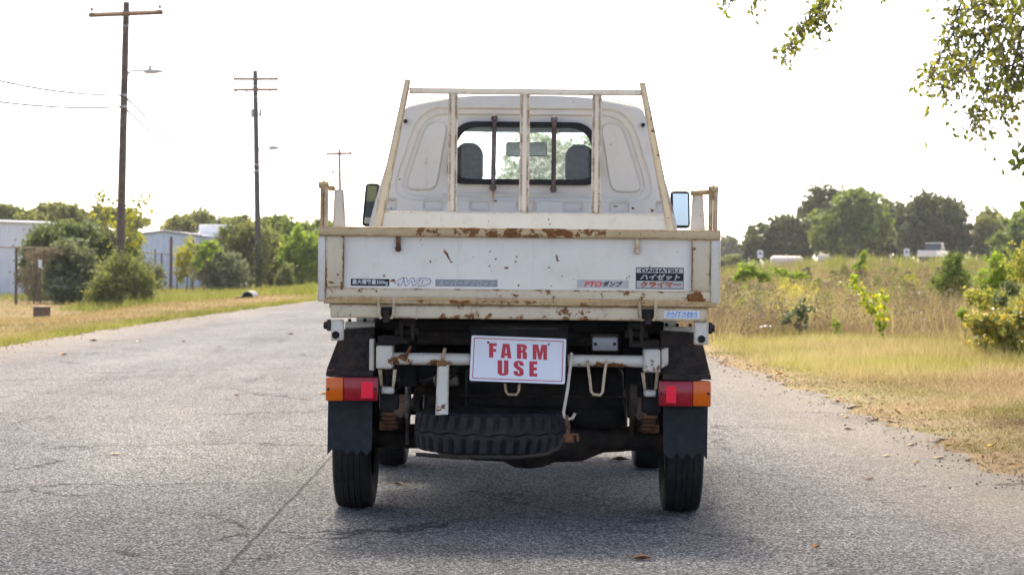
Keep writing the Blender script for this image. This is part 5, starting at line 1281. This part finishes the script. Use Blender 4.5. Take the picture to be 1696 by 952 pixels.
# leaf litter along the right edge
R = np.random.default_rng(77)
D = R.uniform(9, 24, 900); xx = road_r(D) + np.abs(R.normal(0.0, 0.45, 900)) - 0.10
C_ = np.stack([xx, D, gz(xx, D) + R.uniform(0.006, 0.03, 900)], 1)
n_ = 900; a = R.uniform(0, 6.28, n_); s_ = R.uniform(0.008, 0.026, n_)
A = np.stack([np.cos(a), np.sin(a), R.normal(0, 0.25, n_)], 1) * s_[:, None]; B = np.stack([-np.sin(a), np.cos(a), R.normal(0, 0.35, n_)], 1) * s_[:, None] * 0.5
V_ = np.stack([C_ - A, C_ + B, C_ + A, C_ - B], 1).reshape(-1, 3)
M_LITTER = foliage('leaf_litter', [(0.08, 0.04, 0.022), (0.17, 0.10, 0.05), (0.30, 0.20, 0.11)], 0.15, 0.8)
lit = np_mesh('leaf_litter', V_, 4, M_LITTER, None, R.random(n_)); tag(lit, 'brown leaf litter scattered along the right road edge', 'leaf litter', kind='stuff')

def crumbs(name, label, n, side, D0, D1, seed, m):
    R = np.random.default_rng(seed); D = np.exp(R.uniform(np.log(D0), np.log(D1), n))
    x = (road_r(D) + R.normal(0.05, 0.2, n)) if side > 0 else (road_l(D) - R.normal(0.05, 0.25, n))
    s_ = R.uniform(0.002, 0.008, n) * (1 + D / 40)
    C_ = np.stack([x, D, np.where((x > road_l(D)) & (x < road_r(D)), 0.0, gz(x, D) - 0.004) + s_ * 0.3], 1)
    a = R.normal(size=(n, 3)); b_ = R.normal(size=(n, 3)); c_ = np.cross(a, b_)
    u = [v / np.linalg.norm(v, axis=1)[:, None] * s_[:, None] for v in (a, np.cross(c_, a), c_)]
    P_ = [C_ + u[0], C_ - u[0], C_ + u[1] * 0.8, C_ - u[1] * 0.8, C_ + u[2] * 0.6, C_ - u[2] * 0.6]
    T = [(0, 2, 4), (2, 1, 4), (1, 3, 4), (3, 0, 4), (2, 0, 5), (1, 2, 5), (3, 1, 5), (0, 3, 5)]
    V_ = np.stack([np.stack([P_[i] for i in t_], 1) for t_ in T], 1).reshape(-1, 3)
    ob = np_mesh(name, V_, 3, m, None, np.repeat(R.random(n), 8)); tag(ob, label, 'gravel', kind='stuff')
M_CRUMB = foliage('gravel_crumbs', [(0.12, 0.11, 0.10), (0.22, 0.20, 0.175), (0.36, 0.32, 0.27)], 0.0, 0.9)
crumbs('gravel', 'loose gravel crumbs along the right asphalt edge', 900, 1, 8.5, 24, 71, M_CRUMB)
crumbs('gravel', 'loose gravel crumbs along the left asphalt edge', 900, -1, 20, 50, 72, M_CRUMB)

# ================================================================== FALLEN LEAVES
LB = simple('brown_leaf', (0.17, 0.075, 0.032), 0.6, var=0.4, scale=60); LY = simple('yellow_leaf', (0.55, 0.36, 0.05), 0.6, var=0.3, scale=60); LP = simple('pale_leaf', (0.40, 0.32, 0.22), 0.7, var=0.3, scale=60); LO = simple('orange_leaf', (0.42, 0.19, 0.04), 0.6, var=0.3, scale=60)
def fallen(px, py, L, m, rz, label, curl=0.5):
    L *= 1.3
    g = ground_at(px, py); g.z = 0.0 if road_l(g.y) < g.x < road_r(g.y) - 0.05 else gzf(g.x, g.y) + 0.02
    nu, nv = 9, 5; vs_ = []; fs_ = []
    for i in range(nu):
        t_ = i / (nu - 1); w_ = 0.34 * math.sin(math.pi * t_ ** 0.85) ** 0.8 + 0.01
        for j in range(nv):
            s2 = (j / (nv - 1) - 0.5) * 2
            vs_.append(((t_ - 0.5) * L, s2 * w_ * L * (1 - 0.25 * curl), 0.004 + curl * L * (0.30 * s2 * s2 * (w_ / 0.34) + 0.28 * (t_ - 0.4) ** 2) + 0.02 * L * math.sin(9 * t_ + 3 * s2)))
    for i in range(nu - 1):
        for j in range(nv - 1): fs_.append((i * nv + j, i * nv + j + 1, (i + 1) * nv + j + 1, (i + 1) * nv + j))
    o = MB(); o.add(vs_, fs_); o.tube([(-0.5 * L, 0, 0.012), (-0.75 * L, 0.05 * L, 0.02)], 0.0012, 5)
    ob = o.build('fallen_leaf', m, None, smooth=60); ob.location = g; ob.rotation_euler = (0, 0, rz)
    tag(ob, label, 'leaf', 'fallen leaves on the road')
for a in [(1064, 927, 0.055, LB, 0.1, 'curled brown leaf nearest the camera, behind the truck', 0.55), (1352, 908, 0.03, LO, 0.8, 'small curled orange leaf alone on the asphalt at lower right', 0.8),
          (660, 803, 0.042, LB, 2.9, 'brown leaf on the road just right of the left rear tyre', 0.5), (392, 656, 0.04, LB, 2.4, 'brown leaf on sunlit asphalt left of the tail lamp', 0.7),
          (190, 753, 0.045, LP, 0.2, 'pale flat leaf on the shaded road at left', 0.25), (536, 653, 0.06, LO, 0.2, 'orange leaf on the road beside the left tail lamp', 0.4),
          (1440, 794, 0.042, LB, 0.1, 'flat reddish-brown leaf lowest of the right-hand road leaves', 0.3), (1518, 766, 0.032, LY, 0.3, 'yellow leaf on the asphalt left of the tan leaf near right edge', 0.4),
          (1557, 760, 0.05, LP, 0.1, 'tan leaf on asphalt close to the right grass edge', 0.4), (1470, 756, 0.045, LP, 0.0, 'thin tan leaf on the asphalt left of the yellow one', 0.25),
          (1402, 692, 0.038, LY, 0.2, 'yellow leaf on the asphalt highest of the right-hand road leaves', 0.4), (1404, 712, 0.05, LP, 3.0, 'pale curled leaf just below the highest yellow leaf', 0.6),
          (1396, 687, 0.03, LP, 1.0, 'tiny pale leaf touching the highest yellow leaf', 0.4), (1509, 739, 0.045, LP, 0.4, 'pale brown leaf where asphalt meets grass at right', 0.5),
          (1447, 697, 0.06, LB, 0.3, 'brown leaf at the grass edge above the road leaves', 0.4), (1476, 706, 0.055, LB, 2.7, 'brown leaf lying in the grass edge litter at right', 0.5),
          (1420, 663, 0.05, LO, 1.5, 'rust-coloured leaf standing in the right verge grass', 0.8), (1292, 624, 0.06, LO, 0.4, 'rust-coloured leaf in verge grass near the truck', 0.6),
          (1027, 763, 0.075, LB, 0.1, 'brown leaf on the road under the truck near right front tyre', 0.5), (1340, 667, 0.035, LP, 0.1, 'small pale leaf on the road edge right of the truck', 0.3),
          (155, 565, 0.09, LB, 0.3, 'brown leaf on sunlit road near the left verge, left one', 0.5), (230, 566, 0.07, LP, 1.3, 'faint pale leaf on sunlit road near the left verge', 0.4), (305, 566, 0.09, LB, 2.0, 'brown leaf on sunlit road below the thick fence post', 0.5),
          (105, 588, 0.07, LO, 0.6, 'orange speck leaf on the sunlit road at far left', 0.5), (481, 554, 0.08, LB, 0.6, 'brown leaf on sunlit road left of the bed leg', 0.5), (1642, 746, 0.04, LY, 0.5, 'yellow leaf caught in the dry grass at right', 0.5)]:
    fallen(*a)

# ================================================================== POLES AND WIRES
M_POLE = simple('brown_pole_wood', (0.085, 0.060, 0.045), 0.85, var=0.4, scale=6, bump=0.3)
M_POLE2 = simple('tarred_pole_wood', (0.055, 0.052, 0.05), 0.85, var=0.4, scale=6, bump=0.3)
M_ARM = simple('crossarm_wood', (0.16, 0.10, 0.06), 0.85, var=0.3, scale=8)
M_GALV = simple('galvanised_steel', (0.42, 0.43, 0.43), 0.5, 0.3, var=0.15, scale=10)
M_PORC = simple('porcelain', (0.30, 0.26, 0.22), 0.35, var=0.2); M_WIRE = simple('cable', (0.05, 0.05, 0.05), 0.6, var=0.1)
attach = {}
def pole(key, label, D, top, basepx, rt, rb, arms, m, lampspec=None, bands=(), radios=False, group='utility poles along the left verge'):
    b_ = W(basepx[0], basepx[1], D); b_.z = gzf(b_.x, D) - 0.1
    t_ = W(top[0], top[1], D)
    e = empty('utility_pole', b_); tag(e, label, 'utility pole', group)
    L = lambda px, py, d=0.0: W(px, py, D + d) - b_
    mid = (t_ - b_) * 0.5
    MB().tube([(0, 0, 0), mid, t_ - b_], [rb, (rb + rt) / 2, rt], 14).build('pole', m, e, smooth=50)
    for (xl_, yl_, xr_, yr_, ins, hang) in arms:
        a, c = L(xl_, yl_, -rt - 0.05), L(xr_, yr_, -rt - 0.05)
        d = (c - a).normalized(); o = MB()
        o.tube([a, c], 0.085 * max(1, D / 125), 4)
        ca = o.build('crossarm', M_ARM, e)
        cx_ = t_.lerp(b_, 0.02) - b_
        xm = (a + c) / 2
        for f in (0.33, 0.67):
            MB().tube([a.lerp(c, f) - Vector((0, 0.02, 0.03)), xm - Vector((0, 0.0, 0.42))], 0.014, 5).build('brace', M_GALV, ca)
        for f in ins:
            q = a.lerp(c, f) + Vector((0, 0, 0.05))
            MB().lathe([(0, 0), (0, 0.018), (0.07, 0.018), (0.08, 0.06), (0.12, 0.055), (0.13, 0.08), (0.17, 0.06), (0.21, 0.03), (0.22, 0)], q, 'z', 10).build('insulator', M_PORC, ca, smooth=50)
        for f in hang:
            q = a.lerp(c, f)
            MB().tube([q - Vector((0, 0, 0.05)), q - Vector((0.02, 0, 0.3)), q - Vector((0.0, 0, 0.52))], [0.05, 0.045, 0.02], 8).build('fuse_cutout', M_PORC, ca, smooth=50)
    q = t_ - b_
    MB().lathe([(0, 0), (0, 0.018), (0.07, 0.018), (0.08, 0.05), (0.17, 0.05), (0.21, 0.02), (0.22, 0)], q, 'z', 10).build('insulator', M_PORC, e, smooth=50)
    if lampspec:
        pts, h0, h1, hh = lampspec
        la = MB().tube([L(*p) for p in pts], 0.04, 8).build('lamp_arm', M_GALV, e, smooth=50)
        a, c = L(*h0), L(*h1); n_ = 10; o = MB()
        o.tube([a, a.lerp(c, 0.12), a.lerp(c, 0.5), a.lerp(c, 0.85), c], [0.04, hh, hh * 1.1, hh * 0.6, 0.03], 12)
        o.build('lamp_head', M_GALV, la, smooth=50)
        MB().tube([a.lerp(c, 0.3) + Vector((0, 0, hh * 0.8)), a.lerp(c, 0.3) + Vector((0, 0, hh * 0.8 + 0.13))], 0.05, 8).build('photocell', M_PORC, la, smooth=50)
    for py in bands:
        f = (py - top[1]) / (basepx[1] - top[1]); c = (t_ - b_) * (1 - f)
        rr_ = rt + (rb - rt) * f + 0.012
        MB().tube([c - Vector((0, 0, 0.03)), c + Vector((0, 0, 0.03))], rr_, 14).build('steel_band', M_GALV, e, smooth=50)
        attach.setdefault(key, []).append(c + b_)
    if radios:
        for px in (417.5, 431.5):
            q = L(px, 188); MB().box(q.x - 0.08, q.x + 0.08, q.y - 0.08, q.y + 0.08, q.z - 0.22, q.z + 0.22, 0.03, 2).build('radio_box', M_GALV, e, smooth=40)
            MB().tube([q + Vector((0, 0, 0.2)), q + Vector((0, 0, 0.55))], 0.022, 6).build('aerial', M_GALV, e)
            MB().tube([q, L(424, 189)], 0.03, 6).build('bracket', M_GALV, e)
    attach.setdefault(key + '_arm', []).append([L(a[0], a[1]) + b_ for a in arms[:1]] + [L(a[2], a[3]) + b_ for a in arms[:1]])
    return e
pole('p1', 'nearest tall brown utility pole with one crossarm and a street lamp', 69, (209.3, 4), (197, 500), 0.105, 0.15, [(147, 25.5, 270, 20.5, (0.04, 0.955), ())], M_POLE,
     ([(210, 127), (213, 121), (220, 117.5), (240, 117)], (238, 118.5), (272, 118), 0.085), (154.5, 173))
pole('p2', 'middle utility pole with two crossarms, radio boxes and lamp', 113, (422.6, 117), (428.5, 470), 0.13, 0.17, [(386, 131, 461, 131, (0.03, 0.97), ()), (386, 149, 461, 148.5, (), (0.06, 0.3, 0.82))], M_POLE2,
     ([(427, 252), (430, 247), (436, 244.5), (446, 244)], (444, 245), (464, 244.5), 0.12), (267, 277), True)
pole('p3', 'farthest small utility pole rising behind the truck bed corner', 200, (562, 247), (566, 452), 0.13, 0.17, [(540, 255.3, 583.5, 254, (0.04, 0.96), ())], M_POLE)
fl_ = W(551, 285, 200); 
def wire(a, b_, sag, label):
    pts = [a.lerp(b_, k / 24) - Vector((0, 0, sag * 4 * (k / 24) * (1 - k / 24))) for k in range(25)]
    o = MB().tube(pts, 0.034, 5).build('overhead_wire', M_WIRE, None, smooth=50); tag(o, label, 'wire', 'overhead wires')
wire(attach['p1'][0], attach['p2'][0], 0.9, 'upper overhead wire between the nearest and middle poles')
wire(attach['p1'][1], attach['p2'][1], 0.9, 'lower overhead wire between the nearest and middle poles')
wire(attach['p1'][0], W(-120, 100, 58), 0.25, 'upper wire running from nearest pole to the left frame edge')
wire(attach['p1'][1], W(-120, 148, 58), 0.2, 'lower wire running from nearest pole to the left frame edge')
# small dark sign on a stick near the third pole
def far_lamp():
    D = 200; c = W(551.5, 285, D); g = gzf(c.x, D); b_ = Vector((c.x, D, g)); e = empty('floodlight', b_); tag(e, 'small dark floodlight on a thin mast beside the farthest pole', 'floodlight')
    MB().tube([(0, 0, 0), (0, 0, c.z - g)], 0.03, 6).build('mast', M_GALV, e)
    MB().box(-0.16, 0.16, -0.1, 0.1, c.z - g - 0.1, c.z - g + 0.12, 0.03).build('lamp_head', M_POLE2, e)
far_lamp()

# ================================================================== SHEDS, FENCE, SMALL THINGS
def corr(name, label, x0, x1, y0, y1, h, m, roof_m, trim_m, pitch=0.0, step=0.30):
    """metal shed: ribbed sheet walls, low roof, trim"""
    xc, yc = (x0 + x1) / 2, (y0 + y1) / 2; g = gzf(xc, y0) - 0.05; e = empty(name, (xc, yc, g)); tag(e, label, 'shed')
    hx, hy = (x1 - x0) / 2, (y1 - y0) / 2
    def wall(p0, p1, h0, h1):
        L_ = math.hypot(p1[0] - p0[0], p1[1] - p0[1]); n_ = max(2, int(L_ / step)); nrm = (-(p1[1] - p0[1]) / L_, (p1[0] - p0[0]) / L_)
        vs_ = []; fs_ = []; pr = [(0, 0), (0.35, 0), (0.45, 0.03), (0.75, 0.03), (0.85, 0)]
        sec = [((i + a) / n_, d) for i in range(n_) for a, d in pr] + [(1.0, 0)]
        for s2, d in sec:
            px_, py_ = p0[0] + (p1[0] - p0[0]) * s2 - nrm[0] * d, p0[1] + (p1[1] - p0[1]) * s2 - nrm[1] * d
            pk = h0 + (h1 - h0) * (1 - abs(2 * s2 - 1))
            vs_ += [(px_, py_, 0), (px_, py_, pk)]
        for i in range(len(sec) - 1): fs_.append((2 * i, 2 * i + 2, 2 * i + 3, 2 * i + 1))
        o = MB(); o.add(vs_, fs_); return o.build('wall', m, e)
    wall((-hx, -hy), (hx, -hy), h, h + pitch); wall((hx, -hy), (hx, hy), h, h); wall((hx, hy), (-hx, hy), h, h + pitch); wall((-hx, hy), (-hx, -hy), h, h)
    o = MB(); ov = 0.12
    for s2 in (-1, 1):
        o.add([(0, -hy - ov, h + pitch + 0.06), (s2 * (hx + ov), -hy - ov, h + 0.04), (s2 * (hx + ov), hy + ov, h + 0.04), (0, hy + ov, h + pitch + 0.06),
               (0, -hy - ov, h + pitch + 0.01), (s2 * (hx + ov), -hy - ov, h - 0.01), (s2 * (hx + ov), hy + ov, h - 0.01), (0, hy + ov, h + pitch + 0.01)],
              [(0, 1, 2, 3), (4, 5, 6, 7), (0, 1, 5, 4), (1, 2, 6, 5), (2, 3, 7, 6)])
    rf = o.build('roof', roof_m, e)
    o = MB()
    for s2 in (-1, 1): o.tube([(0, -hy - ov - 0.02, h + pitch + 0.02), (s2 * (hx + ov), -hy - ov - 0.02, h)], 0.06, 4)
    o.build('roof_trim', trim_m, rf)
    return e
M_SHEETW = simple('white_sheet_metal', (0.60, 0.62, 0.64), 0.45, var=0.06, scale=2); M_SHEETB = simple('pale_blue_sheet_metal', (0.42, 0.50, 0.58), 0.45, var=0.1, scale=2)
M_TRIM = simple('dark_blue_trim', (0.07, 0.10, 0.15), 0.5, var=0.2, scale=3); M_PANEL = simple('weathered_white_panel', (0.55, 0.52, 0.47), 0.7, var=0.25, scale=1.5)
def wx(px, D): return W(px, 440, D).x
hW = W(40, 367, 88).z - gzf(wx(40, 88), 88) + 0.05
corr('metal_shed', 'white ribbed metal shed at the left edge behind the fence', wx(-170, 88), wx(90, 88), 88, 97, hW - 0.1, M_SHEETW, M_SHEETW, M_SHEETW, 0.06)
hB = W(275, 387, 116).z - gzf(wx(275, 116), 116)
corr('metal_shed', 'pale blue metal shed with dark blue roof trim behind vines', wx(214, 116), wx(331, 116), 116, 124, hB - 0.05, M_SHEETB, M_SHEETW, M_TRIM, 0.22)
def boxb():
    D = 122; x0, x1 = wx(331, D), wx(395, D); g = gzf(x0, D); z1 = W(360, 372, D).z - g; z0 = W(360, 397, D).z - g
    e = empty('box_building', ((x0 + x1) / 2, D + 2, g)); tag(e, 'flat-roofed white box building behind the olive bush', 'building'); hx = (x1 - x0) / 2
    MB().box(-hx, hx, -2, 2, 0, z0 - 0.08, 0).build('base_wall', M_PANEL, e)
    fs = MB().box(-hx - 0.05, hx + 0.05, -2.1, 2.0, z0 + 0.06, z1, 0.03).build('fascia', M_SHEETW, e)
    MB().box(-hx - 0.1, hx + 0.1, -2.15, 2.05, z0 - 0.075, z0 + 0.055, 0.01).build('eave_board', simple('rusty_tan', (0.26, 0.17, 0.09), 0.8), e)
    for k in range(3): MB().box(-hx - 0.052, hx + 0.052, -2.112, -2.102, z0 + 0.2 + k * 0.22, z0 + 0.215 + k * 0.22).build('siding_joint', M_PANEL, fs)
    MB().tube([(0.62 - hx + 0.0, 1.2, z1), (0.62 - hx, 1.2, z1 + 0.85)], 0.06, 8).build('vent_pipe', M_POLE2, e)
boxb()
# chain-link fence along the left verge
M_RAILP = simple('rusty_pipe', (0.11, 0.07, 0.05), 0.8, var=0.4, scale=20); M_MESH = simple('fence_wire', (0.16, 0.15, 0.14), 0.6, 0.5, var=0.2)
def fence():
    ys_ = [58.0, 69.0, 72.5, 80, 88, 96, 104, 110, 116, 124]
    xf = lambda y: -16.05 - (y - 69) * 0.030
    b_ = Vector((xf(58), 58, gzf(xf(58), 58))); e = empty('chain_link_fence', b_); tag(e, 'rusty chain-link fence with pipe posts along the left verge', 'fence')
    L = lambda y, z: Vector((xf(y), y, gzf(xf(y), y) + z)) - b_
    for y in ys_: MB().tube([L(y, -0.1), L(y, 1.86)], 0.045, 8).build('post', M_RAILP, e, smooth=50)
    for y0, y1 in zip(ys_[:-1], ys_[1:]): MB().tube([L(y0, 1.84), L(y1, 1.84)], 0.028, 6).build('top_rail', M_RAILP, e, smooth=50)
    o = MB(); n_ = 330
    for k in range(n_):
        y = 58 + (124 - 58) * k / n_
        for s2 in (-1, 1):
            y2 = y + s2 * 1.75
            if 58 <= y2 <= 124:
                a, c = L(y, 0.05), L(y2, 1.8); w_ = Vector((0, 0.004, 0))
                o.add([a - w_, a + w_, c + w_, c - w_], [(0, 1, 2, 3)])
    m_ = o.build('wire_mesh', M_MESH, e); m_['kind'] = 'stuff'
fence()
def gatepost(px, yt, yb, D, r, label):
    a = W(px, yt, D); g = gzf(a.x, D); b_ = Vector((a.x, D, g)); h_ = a.z - g
    e = empty('fence_post', b_); tag(e, label, 'post')
    MB().tube([(0, 0, -0.1), (0.01, 0, h_ * 0.5), (0, 0, h_)], [r * 1.1, r, r * 0.95], 12).build('shaft', M_RAILP, e, smooth=50)
    MB().lathe([(0, r * 1.05), (0.05, r * 1.1), (0.10, r * 0.6), (0.12, 0)], (0, 0, h_), 'z', 12).build('cap', M_RAILP, e, smooth=50)
gatepost(283.5, 395, 478, 107, 0.075, 'thick dark brown post in front of the pale blue shed'); gatepost(320, 399, 474, 109, 0.045, 'thin dark post right of the thick one, among vines'); gatepost(257, 415, 476, 110, 0.04, 'thin grey post left of the thick brown post')
# small white marker stake by the dead vine
def stake():
    D = 69.3; a = W(67, 425, D); g = gzf(a.x, D); e = empty('marker_stake', (a.x, D, g)); tag(e, 'thin dark stake with white tag in front of the vine shrub', 'stake'); h_ = a.z - g
    MB().tube([(0, 0, -0.05), (0, 0, h_)], 0.03, 8).build('rod', M_RAILP, e, smooth=50); MB().box(-0.06, 0.06, -0.045, -0.035, h_ - 0.36, h_ - 0.1, 0.004).build('white_tag', M_SHEETW, e)
stake()
# rusty steel box on the left verge
def steel_box():
    u, v = unroll(69, 530); D = 52.0; q = W(69, 522, D); g = gzf(q.x, D)
    e = empty('utility_box', (q.x, D, g), math.radians(-28)); tag(e, 'rusty brown metal box sitting on the left verge grass', 'box')
    M_BX = simple('rusted_box_steel', (0.11, 0.065, 0.045), 0.8, var=0.5, scale=12, bump=0.2)
    MB().box(-0.14, 0.14, -0.16, 0.16, 0, 0.25, 0.01).build('body', M_BX, e); MB().box(-0.16, 0.16, -0.18, 0.18, 0.252, 0.275, 0.006).build('lid', simple('tan_lid', (0.26, 0.19, 0.14), 0.8, var=0.3), e)
steel_box()
# culvert pipe
def culvert():
    D = 58; q = W(410, 493, D); q.z = gzf(q.x, D); e = empty('culvert_pipe', (q.x, D, q.z)); tag(e, 'open black end of a culvert pipe in the left verge grass', 'culvert')
    MB().lathe([(-0.05, 0.135), (-0.05, 0.155), (0.0, 0.16), (1.2, 0.16), (1.2, 0.14), (-0.05, 0.135)], (0, 0, 0.03), 'y', 24).build('pipe', simple('galvanised_culvert', (0.14, 0.135, 0.13), 0.6, 0.3, var=0.3), e, smooth=40)
    MB().lathe([(0.3, 0.0), (0.3, 0.139)], (0, 0, 0.03), 'y', 24).build('dark_disc', M_SEAL, e)  # flat black disc across the pipe, painting in its dark inside
    MB().box(-0.34, 0.34, 0.0, 0.5, -0.1, 0.05, 0.03).build('concrete_bed', M_SOIL, e)
culvert()
# plastic litter on the right verge
def litter():
    g = ground_at(1268, 537); D = 27.5; x = W(1268, 537, D).x
    o = MB(); R = np.random.default_rng(3); n_ = 6; vs_ = []; fs_ = []
    for i in range(n_):
        for j in range(n_): vs_.append(((i / 5 - 0.5) * 0.14, (j / 5 - 0.5) * 0.09, 0.14 + 0.03 * R.random()))
    for i in range(n_ - 1):
        for j in range(n_ - 1): fs_.append((i * n_ + j, i * n_ + j + 1, (i + 1) * n_ + j + 1, (i + 1) * n_ + j))
    o.add(vs_, fs_); ob = o.build('paper_scrap', simple('paper_white', (0.7, 0.7, 0.7), 0.8, var=0.05)); ob.location = (x, D, gzf(x, D)); tag(ob, 'crumpled white paper scrap in the right verge grass', 'litter')
litter()
# far side of the field: track, tank, vehicles, road signs
xsr = np.linspace(18, 75, 80); trk_y = 172 + 0.10 * (xsr - 30)
Vt = np.concatenate([np.stack([xsr, trk_y - 2.2, gz(xsr, trk_y - 2.2) + 0.03], 1), np.stack([xsr, trk_y + 2.2, gz(xsr, trk_y + 2.2) + 0.05], 1)])
i_ = np.arange(79); tr_ = grid_mesh('track', Vt, np.stack([i_, i_ + 1, i_ + 81, i_ + 80], 1), simple('pale_gravel', (0.42, 0.36, 0.28), 0.9, var=0.2, scale=3)); tag(tr_, 'pale gravel track crossing the far side of the field', 'track', kind='structure')
def tank_far():
    D = 196; a, c = W(1275, 431, D), W(1331, 432, D); r = 0.42; g = gzf((a.x + c.x) / 2, D); e = empty('storage_tank', ((a.x + c.x) / 2, D, g)); tag(e, 'long low white storage tank in front of the left oak', 'tank')
    hl = (c.x - a.x) / 2; z = (a.z + c.z) / 2 - g
    MB().lathe([(-hl, 0), (-hl + 0.06, r * 0.55), (-hl + 0.22, r * 0.9), (-hl + 0.4, r), (hl - 0.4, r), (hl - 0.22, r * 0.9), (hl - 0.06, r * 0.55), (hl, 0)], (0, 0, max(z, 0.6)), 'x', 20).build('shell', simple('tank_white', (0.52, 0.44, 0.40), 0.5, var=0.1, scale=2), e, smooth=40)
    for s2 in (-0.6, 0.6): MB().box(s2 * hl - 0.1, s2 * hl + 0.1, -0.3, 0.3, -0.1, max(z, 0.6) - r + 0.08).build('cradle', M_PANEL, e)
    MB().tube([(0, 0, max(z, 0.6) + r - 0.02), (0, 0, max(z, 0.6) + r + 0.12)], 0.12, 10).build('valve_dome', M_GALV, e)
tank_far()
M_CARW = simple('white_car_paint', (0.6, 0.6, 0.6), 0.25, var=0.03, coat=0.5); M_CARG = simple('car_glass', (0.03, 0.04, 0.045), 0.1, var=0.1)
def car(px, D, L, kind, label, rz=0.0):
    q = W(px, 440, D); g = gzf(q.x, D); e = empty('parked_' + kind, (q.x, D, g), rz); tag(e, label, kind, 'vehicles under the far oaks')
    hw = 0.88
    if kind == 'car': low = [(-L / 2, 0.35), (-L / 2, 0.85), (-L / 2 + 0.5, 0.93), (L / 2 - 1.0, 0.92), (L / 2 - 0.1, 0.75), (L / 2, 0.4)]; top = [(-L / 2 + 0.25, 0.93), (-L / 2 + 0.9, 1.42), (L / 2 - 1.9, 1.44), (L / 2 - 1.05, 0.93)]
    else: low = [(-L / 2, 0.5), (-L / 2, 1.1), (L / 2 - 1.3, 1.12), (L / 2 - 0.1, 1.02), (L / 2, 0.5)]; top = [(0.0, 1.11), (0.12, 1.78), (1.05, 1.8), (1.75, 1.11)]
    MB().prism(low, -hw, hw).build('body', M_CARW, e); cb = MB().prism(top, -hw + 0.12, hw - 0.12).build('cabin', M_CARG, e)
    zt_ = max(z for x_, z in top); MB().box(top[1][0], top[2][0], -hw + 0.11, hw - 0.11, zt_ - 0.05, zt_ + 0.03, 0.01).build('roof', M_CARW, cb)
    for sx_ in (-L * 0.3, L * 0.31):
        for sy in (-1, 1): MB().lathe([(-0.1, 0.0), (-0.1, 0.2), (-0.1, 0.32), (0.1, 0.32), (0.1, 0.2), (0.1, 0)], (sx_, sy * (hw - 0.08), 0.32), 'y', 20).build('wheel', M_RUBBER, e, smooth=40)
car(1372, 222, 3.9, 'car', 'white car half hidden by weeds between the far trees', 1.3)
car(1545, 200, 5.0, 'pickup', 'white pickup parked below the biggest far oak', 1.15); car(1414, 224, 3.9, 'car', 'white car below the pale green far tree', 1.2)
def sign(px, py, D, label):
    q = W(px, py, D); g = gzf(q.x, D); e = empty('road_sign', (q.x, D, g)); tag(e, label, 'road sign'); h_ = q.z - g
    MB().tube([(0, 0.03, -0.1), (0, 0.03, h_ + 0.35)], 0.035, 6).build('post', M_GALV, e)
    pl = MB().box(-0.2, 0.2, -0.012, 0.0, h_ - 0.27, h_ + 0.27, 0.004).build('sign_plate', M_SHEETW, e)
    MB().box(-0.09, 0.09, -0.018, -0.0125, h_ - 0.02, h_ + 0.12).build('dark_mark', M_POLE2, pl)
sign(1259, 421, 150, 'small white road sign near the far white tank'); sign(1501.5, 418.5, 150, 'small white road sign in front of the dark oaks')

# ================================================================== HAZE
def haze():
    x0, x1, y0, y1, z0, z1 = -420, 420, -60, 700, -1.8, 16.0
    o = MB().box(x0, x1, y0, y1, z0, z1).build('haze', None); o['kind'] = 'stuff'; o['label'] = 'thin pale haze in the air'; o['category'] = 'haze'
    m = bpy.data.materials.new('haze_air'); m.use_nodes = True; nt = m.node_tree; nt.nodes.clear()
    out = nt.nodes.new('ShaderNodeOutputMaterial'); v = nt.nodes.new('ShaderNodeVolumePrincipled')
    v.inputs['Color'].default_value = (0.93, 0.95, 0.97, 1); v.inputs['Density'].default_value = 0.0002; v.inputs['Anisotropy'].default_value = 0.3
    nt.links.new(v.outputs[0], out.inputs['Volume']); o.data.materials.append(m)
haze()
